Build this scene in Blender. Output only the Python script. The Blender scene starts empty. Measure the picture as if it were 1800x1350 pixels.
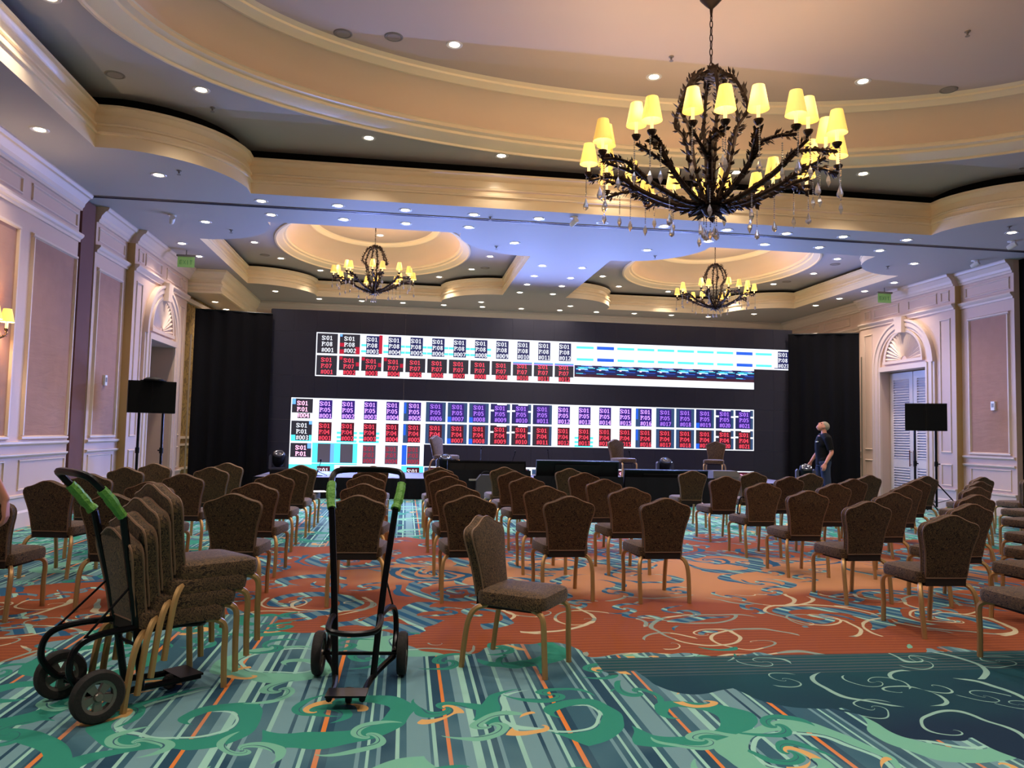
import bpy, bmesh, math, random
from mathutils import Vector, Matrix, geometry
random.seed(7)
sc = bpy.context.scene
COL = sc.collection
PI = math.pi

# ---------------------------------------------------------------- camera
CAM_H, FPX = 1.45, 1354.59
YAW, PITCH, ROLL = math.radians(7.786), math.radians(3.624), math.radians(1.2585)
fw = Vector((math.sin(YAW)*math.cos(PITCH), math.cos(YAW)*math.cos(PITCH), math.sin(PITCH)))
rt0 = Vector((math.cos(YAW), -math.sin(YAW), 0)); up0 = rt0.cross(fw)
rt = math.cos(ROLL)*rt0 + math.sin(ROLL)*up0
up = -math.sin(ROLL)*rt0 + math.cos(ROLL)*up0
cam_d = bpy.data.cameras.new('camera'); cam = bpy.data.objects.new('camera', cam_d); COL.objects.link(cam)
cam_d.sensor_width = 36; cam_d.lens = 36*FPX/1800; cam_d.clip_start = .05; cam_d.clip_end = 200
M = Matrix((rt, up, -fw)).transposed().to_4x4(); M.translation = Vector((0, 0, CAM_H))
cam.matrix_world = M
sc.camera = cam
sc.view_settings.view_transform = 'Standard'; sc.view_settings.look = 'None'
sc.view_settings.gamma = 1; sc.view_settings.use_curve_mapping = False
sc.view_settings.exposure = 1.5
sc.cycles.max_bounces = 6; sc.cycles.diffuse_bounces = 4; sc.cycles.glossy_bounces = 2; sc.cycles.transmission_bounces = 3; sc.cycles.transparent_max_bounces = 4
sc.cycles.adaptive_threshold = .03; sc.cycles.caustics_reflective = False; sc.cycles.caustics_refractive = False

# ---------------------------------------------------------------- light levels
wd = bpy.data.worlds.new('world'); sc.world = wd; wd.use_nodes = True
wd.node_tree.nodes['Background'].inputs[0].default_value = (.55, .6, .75, 1)
wd.node_tree.nodes['Background'].inputs[1].default_value = 0.05
SPOT_W, BULB_W, SCREEN_W, SHADE_E, LENS_E = 52.0, 3.4, 400.0, .40, 7.0
SCREEN_C = (.25, .36, 1.0)
SPOT_C, BULB_C = (1.0, .84, .70), (1.0, .74, .46)

# ---------------------------------------------------------------- room sizes
XL, XR, XC = -5.25, 11.85, 3.30           # side walls and room axis
YB, YN, YT = 23.0, -6.6, 13.0             # back wall, wall behind the camera, folding-wall track
H1, H2, H2B, H3, H3B = 5.10, 5.84, 5.62, 6.47, 6.22
LEDY, PAN, LX0, LZ0 = 19.0, .5314, -2.197, 3.777
STG = .44

# ---------------------------------------------------------------- helpers
def lin(c):
    return tuple(((v/255)/12.92 if v/255 <= .04045 else ((v/255+.055)/1.055)**2.4) for v in c)

class S:                                   # a node socket with arithmetic
    nt = None
    def __init__(s, o): s.o = o
    @staticmethod
    def m(op, *a):
        n = S.nt.nodes.new('ShaderNodeMath'); n.operation = op
        for i, v in enumerate(a):
            if isinstance(v, S): S.nt.links.new(v.o, n.inputs[i])
            else: n.inputs[i].default_value = v
        return S(n.outputs[0])
    def __add__(s, b): return S.m('ADD', s, b)
    def __radd__(s, b): return S.m('ADD', s, b)
    def __sub__(s, b): return S.m('SUBTRACT', s, b)
    def __rsub__(s, b): return S.m('SUBTRACT', b, s)
    def __mul__(s, b): return S.m('MULTIPLY', s, b)
    def __rmul__(s, b): return S.m('MULTIPLY', s, b)
    def __truediv__(s, b): return S.m('DIVIDE', s, b)
    def lt(s, b): return S.m('LESS_THAN', s, b)
    def gt(s, b): return S.m('GREATER_THAN', s, b)
    def fr(s): return S.m('FRACT', s)
    def ab(s): return S.m('ABSOLUTE', s)
    def sq(s): return S.m('MULTIPLY', s, s)
    def sin(s): return S.m('SINE', s)
    def mn(s, b): return S.m('MINIMUM', s, b)
    def mx(s, b): return S.m('MAXIMUM', s, b)

def mixc(f, a, b):
    n = S.nt.nodes.new('ShaderNodeMix'); n.data_type = 'RGBA'
    for idx, v in ((0, f), (6, a), (7, b)):
        if isinstance(v, S): S.nt.links.new(v.o, n.inputs[idx])
        elif idx == 0: n.inputs[0].default_value = v
        else: n.inputs[idx].default_value = (*v, 1)
    return S(n.outputs[2])

def ramp(f, stops, const=False):
    n = S.nt.nodes.new('ShaderNodeValToRGB'); S.nt.links.new(f.o, n.inputs[0]); e = n.color_ramp.elements
    n.color_ramp.interpolation = 'CONSTANT' if const else 'LINEAR'
    while len(e) < len(stops): e.new(.5)
    for i, (p, c) in enumerate(stops): e[i].position = p; e[i].color = (*c, 1)
    return S(n.outputs[0])

def vec(x, y, z=0.0):
    n = S.nt.nodes.new('ShaderNodeCombineXYZ')
    for i, v in enumerate((x, y, z)):
        if isinstance(v, S): S.nt.links.new(v.o, n.inputs[i])
        else: n.inputs[i].default_value = v
    return S(n.outputs[0])

def noise(v, scale, detail=2.0, dist=0.0, rough=.5):
    n = S.nt.nodes.new('ShaderNodeTexNoise'); n.inputs['Scale'].default_value = scale
    n.inputs['Detail'].default_value = detail; n.inputs['Distortion'].default_value = dist; n.inputs['Roughness'].default_value = rough
    S.nt.links.new(v.o, n.inputs['Vector']); return S(n.outputs[0])

def voro(v, scale, feat='F1', out='Distance', rnd=1.0):
    n = S.nt.nodes.new('ShaderNodeTexVoronoi'); n.feature = feat; n.inputs['Scale'].default_value = scale; n.inputs['Randomness'].default_value = rnd
    S.nt.links.new(v.o, n.inputs['Vector']); return S(n.outputs[out])

def xyz():
    t = S.nt.nodes.new('ShaderNodeTexCoord'); sp = S.nt.nodes.new('ShaderNodeSeparateXYZ'); S.nt.links.new(t.outputs['Object'], sp.inputs[0])
    return S(t.outputs['Object']), S(sp.outputs[0]), S(sp.outputs[1]), S(sp.outputs[2])

MAT = {}
def mat(name, rgb=(200, 200, 200), rough=.6, metal=0.0, emit=None, estr=0.0, spec=.5, trans=0.0, alpha=1.0, bump=None, vary=0.0, sheen=0.0):
    """plain procedural material; rgb is sRGB 0-255; vary adds a soft noise variation; bump = (scale, strength)"""
    if name in MAT: return MAT[name]
    m = bpy.data.materials.new(name); m.use_nodes = True; nt = m.node_tree; S.nt = nt; b = nt.nodes['Principled BSDF']
    c = lin(rgb); b.inputs['Base Color'].default_value = (*c, 1)
    b.inputs['Roughness'].default_value = rough; b.inputs['Metallic'].default_value = metal; b.inputs['Specular IOR Level'].default_value = spec
    b.inputs['Transmission Weight'].default_value = trans
    if sheen: b.inputs['Sheen Weight'].default_value = sheen
    if emit: b.inputs['Emission Color'].default_value = (*lin(emit), 1); b.inputs['Emission Strength'].default_value = estr
    if vary or bump:
        o, x, y, z = xyz()
        if vary:
            n = noise(o, 3.0, 3.0)
            S.nt.links.new(mixc(n, tuple(v*(1-vary) for v in c), tuple(min(1, v*(1+vary)) for v in c)).o, b.inputs['Base Color'])
        if bump:
            n = noise(o, bump[0], 3.0); bn = nt.nodes.new('ShaderNodeBump'); bn.inputs['Strength'].default_value = bump[1]
            bn.inputs['Distance'].default_value = .01; nt.links.new(n.o, bn.inputs['Height']); nt.links.new(bn.outputs[0], b.inputs['Normal'])
    if emit: m.cycles.emission_sampling = 'NONE'
    MAT[name] = m; return m

class MB:                                  # mesh builder
    def __init__(s): s.v = []; s.f = []; s.mi = []
    def add(s, vs, fs, mi=0, T=None):
        k = len(s.v)
        s.v += [tuple(T @ Vector(p)) if T else tuple(p) for p in vs]
        s.f += [tuple(i+k for i in f) for f in fs]; s.mi += [mi]*len(fs); return s
    def box(s, x0, x1, y0, y1, z0, z1, mi=0, T=None):
        return s.add([(x0,y0,z0),(x1,y0,z0),(x1,y1,z0),(x0,y1,z0),(x0,y0,z1),(x1,y0,z1),(x1,y1,z1),(x0,y1,z1)],
                     [(0,3,2,1),(4,5,6,7),(0,1,5,4),(1,2,6,5),(2,3,7,6),(3,0,4,7)], mi, T)
    def quad(s, a, b, c, d, mi=0): return s.add([a,b,c,d], [(0,1,2,3)], mi)
    def tube(s, pts, r, n=8, mi=0, T=None, caps=True, closed=False):
        """round tube along points; r a number or one radius (or (rx,ry)) per point"""
        P = [Vector(p) for p in pts]; N = len(P); R = r if isinstance(r, (list, tuple)) else [r]*N
        vs = []; u = None
        for i in range(N):
            if closed: t = (P[(i+1) % N]-P[i-1]).normalized()
            else: t = (P[min(i+1, N-1)]-P[max(i-1, 0)]).normalized()
            if u is None:
                u = t.cross(Vector((0,0,1)))
                if u.length < .05: u = t.cross(Vector((0,1,0)))
            u = (u - t*u.dot(t))
            u = u.normalized() if u.length > 1e-6 else t.orthogonal().normalized()
            w = t.cross(u)
            for k in range(n):
                a = 2*PI*k/n; vs.append(P[i] + (u*math.cos(a)+w*math.sin(a))*R[i])
        fs = []
        for i in range(N if closed else N-1):
            j = (i+1) % N
            for k in range(n):
                q = (k+1) % n; fs.append((i*n+k, i*n+q, j*n+q, j*n+k))
        if caps and not closed:
            fs.append(tuple(range(n-1, -1, -1))); fs.append(tuple((N-1)*n+k for k in range(n)))
        return s.add(vs, fs, mi, T)
    def lathe(s, prof, n=16, mi=0, T=None, cap0=False, cap1=False):
        vs = []; fs = []
        for (r, z) in prof:
            for k in range(n): a = 2*PI*k/n; vs.append((r*math.cos(a), r*math.sin(a), z))
        for i in range(len(prof)-1):
            for k in range(n): q = (k+1) % n; fs.append((i*n+k, i*n+q, (i+1)*n+q, (i+1)*n+k))
        if cap0: fs.append(tuple(range(n-1, -1, -1)))
        if cap1: fs.append(tuple((len(prof)-1)*n+k for k in range(n)))
        return s.add(vs, fs, mi, T)
    def prism(s, poly, y0, y1, mi=0, T=None):
        """polygon of (x, z) pairs extruded along y"""
        n = len(poly)
        vs = [(p[0], y0, p[1]) for p in poly] + [(p[0], y1, p[1]) for p in poly]
        fs = [tuple(range(n)), tuple(range(2*n-1, n-1, -1))] + [(i, (i+1) % n + 0, (i+1) % n + n, i+n) for i in range(n)]
        fs = fs[:2] + [tuple(reversed(f)) for f in fs[2:]]
        return s.add(vs, fs, mi, T)
    def mesh(s, name, mats=(), smooth=False):
        me = bpy.data.meshes.new(name); me.from_pydata(s.v, [], s.f); me.update()
        for m in mats: me.materials.append(m)
        if len(mats) > 1: me.polygons.foreach_set('material_index', s.mi)
        if smooth: me.polygons.foreach_set('use_smooth', [True]*len(me.polygons))
        bm = bmesh.new(); bm.from_mesh(me); bmesh.ops.recalc_face_normals(bm, faces=bm.faces); bm.to_mesh(me); bm.free()
        if smooth: me.set_sharp_from_angle(angle=math.radians(40))
        return me
    def obj(s, name, mats, parent=None, smooth=False, loc=None):
        return link(name, s.mesh(name, mats if isinstance(mats, (list, tuple)) else [mats], smooth), parent, loc)

def link(name, me, parent=None, loc=None):
    o = bpy.data.objects.new(name, me); COL.objects.link(o)
    if parent: o.parent = parent
    if loc: o.location = loc
    return o
def tag(o, label=None, cat=None, group=None, kind=None):
    if label: o['label'] = label
    if cat: o['category'] = cat
    if group: o['group'] = group
    if kind: o['kind'] = kind
    return o
def thing(name, label, cat, loc=(0,0,0), rz=0.0, group=None):
    o = bpy.data.objects.new(name, None); COL.objects.link(o); o.location = loc; o.rotation_euler = (0,0,rz); o.empty_display_size = .1
    return tag(o, label, cat, group)
def copy_tree(o, parent=None):
    c = o.copy(); COL.objects.link(c); c.parent = parent
    if parent: c.matrix_parent_inverse = o.matrix_parent_inverse.copy()
    for ch in list(o.children): copy_tree(ch, c)
    return c
def light(name, kind, loc, w, color, parent=None, size=.03, spot=None, blend=.5):
    d = bpy.data.lights.new(name, kind); d.energy = w; d.color = color
    if kind in ('POINT', 'SPOT'): d.shadow_soft_size = size
    if kind == 'AREA': d.shape = 'RECTANGLE'; d.size, d.size_y = size
    if kind == 'SPOT': d.spot_size = math.radians(spot); d.spot_blend = blend
    o = bpy.data.objects.new(name, d); COL.objects.link(o); o.location = loc
    if parent: o.parent = parent
    return o
ORD = ['first','second','third','fourth','fifth','sixth','seventh','eighth','ninth','tenth','eleventh','twelfth','thirteenth','fourteenth','fifteenth','sixteenth']
def unproj(px, py, z):                     # where the sight line through a pixel meets height z
    d = rt*((px-900)/FPX) + up*((675-py)/FPX) + fw
    k = (z-CAM_H)/d.z; return (d.x*k, d.y*k)
def bez(p0, p1, p2, p3, n=8):
    out = []
    for i in range(n+1):
        t = i/n; out.append(tuple((1-t)**3*a+3*(1-t)**2*t*b+3*(1-t)*t*t*c+t**3*d for a, b, c, d in zip(p0, p1, p2, p3)))
    return out
def cat_path(pts, n=6):                    # smooth path through points (Catmull-Rom)
    P = [Vector(p) for p in pts]; P = [2*P[0]-P[1]] + P + [2*P[-1]-P[-2]]; out = []
    for i in range(1, len(P)-2):
        a, b, c, d = P[i-1:i+3]
        for k in range(n):
            t = k/n; out.append(.5*((2*b)+(c-a)*t+(2*a-5*b+4*c-d)*t*t+(3*b-a-3*c+d)*t**3))
    out.append(P[-2]); return out
# ---------------------------------------------------------------- materials of the room
def carpet_material():
    m = bpy.data.materials.new('carpet'); m.use_nodes = True; S.nt = m.node_tree; b = m.node_tree.nodes['Principled BSDF']
    o, x, y, z = xyz()
    slate, deep, mist, mint, cream = lin((52,90,106)), lin((36,68,88)), lin((104,142,150)), lin((142,192,178)), lin((196,196,164))
    leaf, leaf2, orange, rust, peach = lin((46,130,112)), lin((108,170,148)), lin((206,122,58)), lin((140,76,46)), lin((186,134,92))
    blue, teal, navy = lin((40,88,122)), lin((26,74,80)), lin((24,44,64))
    # woven stripes running towards the stage, an orange thread every .593 m
    t = ((x-.828)/1.186 + 20.0).fr()
    st = [(0,orange),(.018,deep),(.05,slate),(.15,mist),(.165,slate),(.19,mint),(.20,slate),(.23,mist),(.245,deep),(.30,mint),(.315,slate),(.34,mist),(.43,slate),(.445,mint),(.46,deep),(.5,orange),
          (.514,slate),(.56,mist),(.60,mint),(.63,slate),(.66,mint),(.675,deep),(.70,mist),(.715,slate),(.78,mint),(.80,mist),(.87,deep),(.885,mist),(.93,slate),(.945,mint),(.96,slate),(.985,deep)]
    stripes = ramp(t, st, True)
    wn = noise(vec(x, y, 1.3), 1.3, 2.0); wob = wn-.5                   # slow wander shared by all motifs
    stripes = mixc(((wn-.45)*5.0).mx(0.0).mn(1.0)*.45, stripes, mist)
    def scrolls(scale, off, turns, ox, oy):
        """volutes and leaves: one spiral per cell of a jittered grid -> (spiral phase, radius, petals, random)"""
        vo = S.nt.nodes.new('ShaderNodeTexVoronoi'); vo.voronoi_dimensions = '2D'; vo.inputs['Scale'].default_value = scale; vo.inputs['Randomness'].default_value = .75
        px, py = x+ox+wob*.5, y+oy+wob*.35
        S.nt.links.new(vec(px, py).o, vo.inputs['Vector'])
        sp = S.nt.nodes.new('ShaderNodeSeparateXYZ'); S.nt.links.new(vo.outputs['Position'], sp.inputs[0])
        dx, dy = px-S(sp.outputs[0]), py-S(sp.outputs[1])
        rad = S(vo.outputs['Distance']); th = S.m('ARCTAN2', dy, dx)
        sc_ = S.nt.nodes.new('ShaderNodeSeparateColor'); S.nt.links.new(vo.outputs['Color'], sc_.inputs[0]); rnd = S(sc_.outputs[0])
        ph = (th*(1/6.2832) + S.m('SQRT', rad)*turns + rnd*3.0 + 4.0).fr()
        pet = rad*(1.0+.34*S.m('SINE', th*4.0+rnd*9.0+rad*9.0))
        return ph, rad, pet, rnd
    ph, rad, pet, rnd = scrolls(1.15, 0, 2.3, 3.0, .4)
    ribbon = ph.gt(.60)*ph.lt(.92)*rad.lt(.55)*rad.gt(.08)
    edge = ph.gt(.52)*ph.lt(.58)*rad.lt(.5)*rad.gt(.1)
    ph2, rad2, pet2, rnd2 = scrolls(1.9, 0, 1.6, 7.3, 2.2)
    ph2b = (ph2*2.0).fr(); leafm = (ph2b.gt(rad2*1.55+.30))*ph2b.lt(.97)*rad2.lt(.42)*rnd2.gt(.15); vein = ph2b.gt(.66)*ph2b.lt(.71)
    base = mixc(ribbon*rnd.gt(.12), stripes, mixc(rnd.gt(.62), leaf, leaf2))
    base = mixc(edge*rnd.gt(.5), base, mint)
    base = mixc(leafm, base, mixc(rnd2.gt(.7), leaf, leaf2)); base = mixc(vein*leafm, base, slate)
    base = mixc(ph2.gt(.55)*ph2.lt(.75)*pet2.lt(.26)*rnd2.lt(.4), base, lin((200,160,100)))
    # rust medallion in front of the stage
    e = S.m('SQRT', ((x-3.6)/6.1).sq() + ((y-8.0)/3.15).sq()) + wob*.42 + leafm*.05
    e2 = S.m('SQRT', ((x+2.9)/.8).sq() + ((y-6.4)/1.5).sq()) + wob*1.6
    inside = e.mn(e2).lt(1.0)
    core = S.m('SQRT', ((x-3.0)/3.2).sq() + ((y-7.95)/.95).sq()) + wob*.9
    field = mixc(((1.35-core)*2.2).mx(0.0).mn(1.0), rust, peach)
    thread = ((y*15.0 + wn*.6).fr()).lt(.2)*((S.m('ABSOLUTE', y-8.0)).gt(1.7))
    field = mixc(thread*.5, field, lin((86,44,40)))
    ph3, rad3, pet3, rnd3 = scrolls(.95, 0, 2.6, 1.1, 5.0)
    diag = (x+y*.55)
    pcol = mixc((diag*7.0).fr().gt(.5), blue, lin((92,128,140))); pcol = mixc((diag*3.0).fr().lt(.14), pcol, mint)
    patch = (ph3.gt(.60)*ph3.lt(.90)*rad3.lt(.62)*rnd3.gt(.30) + leafm*rnd2.gt(.4) + ribbon*rnd.gt(.5)*rad.gt(.2)).mn(1.0)*(y+wob*2.0).gt(5.75)
    field = mixc(patch, field, pcol)
    curl = (ph3.lt(.065) + ph.lt(.06)).mn(1.0)*rad3.lt(.6)*rnd3.lt(.8)
    field = mixc(curl*(y.lt(6.9))*.8, field, mixc(wn.gt(.5), lin((128,160,150)), cream))
    field = mixc(ph3.lt(.12)*y.gt(6.9)*rnd3.gt(.4), field, blue)
    col = mixc(inside, base, field)
    # dark leaf mass on the right, nearest the camera
    lob = S.m('ABSOLUTE', S.m('SINE', (x*1.0-y*.6)*4.6))*.26
    dk = y.lt(4.98)*(y + lob + wob*.7 + leafm*.12).gt(4.92-(x-1.25)*.86)*x.gt(1.25)
    dcol = mixc(((4.9-y)*.8 + wob).mx(0.0).mn(1.0), teal, navy)
    dcol = mixc(((y*17.0).fr()).lt(.4)*y.gt(4.6)*.6, dcol, lin((84,92,94)))
    dcol = mixc((ph.lt(.06)*rad.lt(.55) + ph2b.lt(.07)*rad2.lt(.35)*rnd2.gt(.3)).mn(1.0), dcol, lin((132,172,160)))
    col = mixc(dk, col, dcol)
    S.nt.links.new(col.o, b.inputs['Base Color']); b.inputs['Roughness'].default_value = .95; b.inputs['Specular IOR Level'].default_value = .12
    bn = S.nt.nodes.new('ShaderNodeBump'); bn.inputs['Strength'].default_value = .25; bn.inputs['Distance'].default_value = .004
    S.nt.links.new(noise(o, 160.0, 2.0).o, bn.inputs['Height']); S.nt.links.new(bn.outputs[0], b.inputs['Normal'])
    return m
def paper_material(name, rgb, wave):
    m = bpy.data.materials.new(name); m.use_nodes = True; S.nt = m.node_tree; b = m.node_tree.nodes['Principled BSDF']
    o, x, y, z = xyz(); c = lin(rgb)
    n = noise(o, 5.0, 4.0); S.nt.links.new(mixc(n, tuple(v*.88 for v in c), tuple(v*1.1 for v in c)).o, b.inputs['Base Color'])
    b.inputs['Roughness'].default_value = .8; b.inputs['Specular IOR Level'].default_value = .2
    h = noise(vec(x*.6, y*.6, z*3.0), 2.2, 3.0, 1.0)*wave + noise(o, 90.0, 2.0)*.12
    bn = S.nt.nodes.new('ShaderNodeBump'); bn.inputs['Strength'].default_value = .5; bn.inputs['Distance'].default_value = .03
    S.nt.links.new(h.o, bn.inputs['Height']); S.nt.links.new(bn.outputs[0], b.inputs['Normal']); return m
def damask_material():
    m = bpy.data.materials.new('gold_damask'); m.use_nodes = True; S.nt = m.node_tree; b = m.node_tree.nodes['Principled BSDF']
    o, x, y, z = xyz(); n = noise(o, 5.0, 3.0, 2.0)
    S.nt.links.new(mixc(n.gt(.52), lin((150,118,58)), lin((112,84,40))).o, b.inputs['Base Color']); b.inputs['Roughness'].default_value = .7
    return m
def cloth_material(name, rgb, freq=0.0):
    m = bpy.data.materials.new(name); m.use_nodes = True; S.nt = m.node_tree; b = m.node_tree.nodes['Principled BSDF']
    o, x, y, z = xyz(); c = lin(rgb); n = noise(o, 40.0, 2.0)
    S.nt.links.new(mixc(n, tuple(v*.8 for v in c), tuple(v*1.25 for v in c)).o, b.inputs['Base Color'])
    b.inputs['Roughness'].default_value = .9; b.inputs['Specular IOR Level'].default_value = .15; return m

CARPET = carpet_material()
PAINT = mat('cream_paint', (208,186,170), .45)
WALLP = mat('wall_paint', (200,172,156), .55)
CEILP = mat('ceiling_paint', (172,164,159), .65)
FASC = mat('fascia_paint', (236,216,182), .32)
DOMEP = mat('dome_paint', (222,196,170), .6)
DOMET = mat('dome_top_paint', (188,168,152), .6)
PAPER = paper_material('wallpaper', (168,128,110), .55)
PAPERB = paper_material('brown_wallpaper', (150,112,82), .1)
DAMASK = damask_material()
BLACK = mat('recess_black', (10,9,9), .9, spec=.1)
TRACK = mat('track_metal', (110,100,105), .4, .6)
MAUVE = mat('partition_fabric', (104,66,60), .85)
WARMLIT = mat('warm_lit_paint', (176,142,86), .5)  # warm light put into the colour of the pilaster return
DOORW = mat('door_white', (214,206,204), .4)
DRAPE = cloth_material('black_drape', (13,13,17))
SKIRT = cloth_material('black_skirt', (15,15,20))
GOLD = mat('brass_frame', (186,148,96), .42, .5)
IRON = mat('dark_iron', (44,30,22), .5, .6, vary=.2)
BLKM = mat('black_steel', (20,21,24), .28, .7)
BLKP = mat('black_plastic', (6,6,7), .6, spec=.2)
RUB = mat('rubber', (30,27,26), .8, bump=(60, .3))
GREY = mat('grey_plastic', (120,116,110), .4)
WHITE = mat('white_plastic', (225,222,220), .4)

# ---------------------------------------------------------------- floor
MB().quad((XL-.3, YN, 0), (XR+.3, YN, 0), (XR+.3, YB+.2, 0), (XL-.3, YB+.2, 0)).obj('floor', CARPET)
tag(bpy.data.objects['floor'], 'patterned teal, mint and rust carpet with stripes and scrolling leaves', kind='structure')

# ---------------------------------------------------------------- ceiling
def offset_loop(loop, d):
    """closed counter-clockwise loop moved inwards by d (mitred)"""
    n = len(loop); out = []
    for i in range(n):
        p, a, c = Vector(loop[i]), Vector(loop[i-1]), Vector(loop[(i+1) % n])
        e1 = (p-a).normalized(); e2 = (c-p).normalized(); n1 = Vector((-e1.y, e1.x)); n2 = Vector((-e2.y, e2.x))
        m = n1+n2; k = m.dot(n1)
        out.append(tuple(p + m*(d/max(k, .35))) if m.length > 1e-6 else tuple(p+n1*d))
    return out
def sweep(mb, loop, prof, mi=0):
    rings = [offset_loop(loop, o) for o, z in prof]; n = len(loop); vs = []; fs = []
    for (o, z), r in zip(prof, rings): vs += [(p[0], p[1], z) for p in r]
    for i in range(len(prof)-1):
        for k in range(n): q = (k+1) % n; fs.append((i*n+k, i*n+q, (i+1)*n+q, (i+1)*n+k))
    mb.add(vs, fs, mi); return mb
def plaque(cx, cy, hx, hy, r, st, n=10):
    """rectangle whose corners are cut by a quarter circle bulging inwards, with a small square step at each end"""
    out = []; rad = math.hypot(st, r); a0 = math.atan2(st, r)
    for sx, sy, base in ((1,-1,PI/2),(1,1,PI),(-1,1,1.5*PI),(-1,-1,0)):
        px, py = cx+sx*hx, cy+sy*hy
        arc = []
        for i in range(n+1):
            a = base + (PI/2)*(i/n)
            # keep inside the square steps
            lo, hi = a0, PI/2-a0
            a = base + lo + (hi-lo)*i/n
            arc.append((px+rad*math.cos(a), py+rad*math.sin(a)))
        arc.reverse()
        if sx*sy < 0: e0, e1 = (px-sx*r, py), (px, py-sy*r)
        else: e0, e1 = (px, py-sy*r), (px-sx*r, py)
        out += [e0] + arc + [e1]
    return out
def ellipse(cx, cy, a, b, n=96): return [(cx+a*math.cos(2*PI*k/n), cy+b*math.sin(2*PI*k/n)) for k in range(n)]
def sheet(mb, outer, holes, z, mi=0):
    loops = [[Vector((p[0], p[1], 0)) for p in outer]] + [[Vector((p[0], p[1], 0)) for p in h] for h in holes]
    flat = [p for l in loops for p in l]
    tris = geometry.tessellate_polygon(loops)
    mb.add([(p.x, p.y, z) for p in flat], [tuple(t) for t in tris], mi); return mb

LP0 = plaque(XC, 8.10, 7.48, 4.21, 1.67, .28)
LPL = plaque(-.82, 17.84, 3.27, 3.85, 1.55, .26)
LPR = plaque(7.42, 17.84, 3.27, 3.85, 1.55, .26)
ceil = bpy.data.objects.new('ceiling', None); COL.objects.link(ceil)
tag(ceil, 'painted soffit with three stepped coffers holding shallow domes', kind='structure')
outer = [(XL-.3, YN), (XR+.3, YN), (XR+.3, YB+.2), (XL-.3, YB+.2)]
sheet(MB(), outer, [LP0, LPL, LPR], H1).obj('soffit', CEILP, ceil)
# closed lid above everything so no outside light leaks in
MB().box(XL-.5, XR+.5, YN-.2, YB+.4, 6.9, 7.0).obj('roof_slab', BLACK, ceil)
def coffer(loop, h2, ftop):
    k = ftop-H1
    prof = [(0,H1),(0,H1+.30*k),(.025,H1+.31*k),(.03,H1+.36*k),(-.01,H1+.39*k),(-.015,H1+.50*k),(.01,H1+.52*k),(.012,H1+.56*k),(-.03,H1+.60*k),(-.05,H1+.80*k),(-.02,H1+.83*k),(0,H1+.92*k),(.03,H1+.94*k),(.03,ftop)]
    sweep(MB(), loop, prof).obj('coffer_fascia', FASC, ceil, smooth=True)
    sweep(MB(), loop, [(.03,ftop),(-.16,ftop-.02),(-.16,h2+.02)]).obj('cove_recess', BLACK, ceil)  # black colour stands in for the shade inside the unlit cove
def dome(loop, cx, cy, a, b, a2, b2, h2, h3):
    el = ellipse(cx, cy, a, b)
    ol = offset_loop(loop, -.16)
    sheet(MB(), ol, [el], h2).obj('coffer_ceiling', CEILP, ceil)
    w = min(a, b)*.115
    prof = [(0,h2),(0,h2-.03),(.04,h2-.035),(.05,h2-.005),(.10*w/.43,h2+.0),(.24*w/.43,h2+.03),(.30*w/.43,h2+.05),(.31*w/.43,h2+.085),(w*.93,h2+.095),(w*.95,h2+.14),(w,h2+.15)]
    sweep(MB(), el, prof).obj('dome_moulding', FASC, ceil, smooth=True)
    # coved wall of the dome rising to the upper ring
    n = 96; vs = []; fs = []; steps = 9
    for i in range(steps+1):
        t = i/steps; aa = (a-w) + (a2-(a-w))*(1-math.cos(t*PI/2))**1.0; bb = (b-w) + (b2-(b-w))*(1-math.cos(t*PI/2)); zz = h2+.15 + (h3-.06-h2-.15)*math.sin(t*PI/2)
        vs += [(cx+aa*math.cos(2*PI*k/n), cy+bb*math.sin(2*PI*k/n), zz) for k in range(n)]
    for i in range(steps):
        for k in range(n): q = (k+1) % n; fs.append((i*n+k, i*n+q, (i+1)*n+q, (i+1)*n+k))
    MB().add(vs, fs).obj('dome_cove', DOMEP, ceil, smooth=True)
    w2 = w*.55; z = h3
    sweep(MB(), ellipse(cx, cy, a2, b2), [(-.03,z-.08),(.02,z-.09),(.05,z-.07),(w2*.6,z-.045),(w2*.65,z-.02),(w2,z)]).obj('dome_upper_moulding', FASC, ceil, smooth=True)
    MB().add([(cx+(a2-w2)*math.cos(2*PI*k/n), cy+(b2-w2)*math.sin(2*PI*k/n), z) for k in range(n)], [tuple(range(n))]).obj('dome_ceiling', DOMET, ceil)
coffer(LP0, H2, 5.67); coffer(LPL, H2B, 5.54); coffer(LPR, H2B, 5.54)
dome(LP0, XC, 8.10, 6.8, 3.8, 5.9, 2.92, H2, H3)
dome(LPL, -.82, 17.84, 2.2, 3.0, 1.5, 2.0, H2B, H3B)
dome(LPR, 7.42, 17.84, 2.2, 3.0, 1.5, 2.0, H2B, H3B)
MB().box(XL, XR, YT-.05, YT+.05, H1-.012, H1+.01).obj('partition_track', TRACK, ceil)
MB().box(XL, XR, YT-.02, YT+.02, H1-.014, H1+.01).obj('track_slot', BLACK, ceil)

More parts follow.
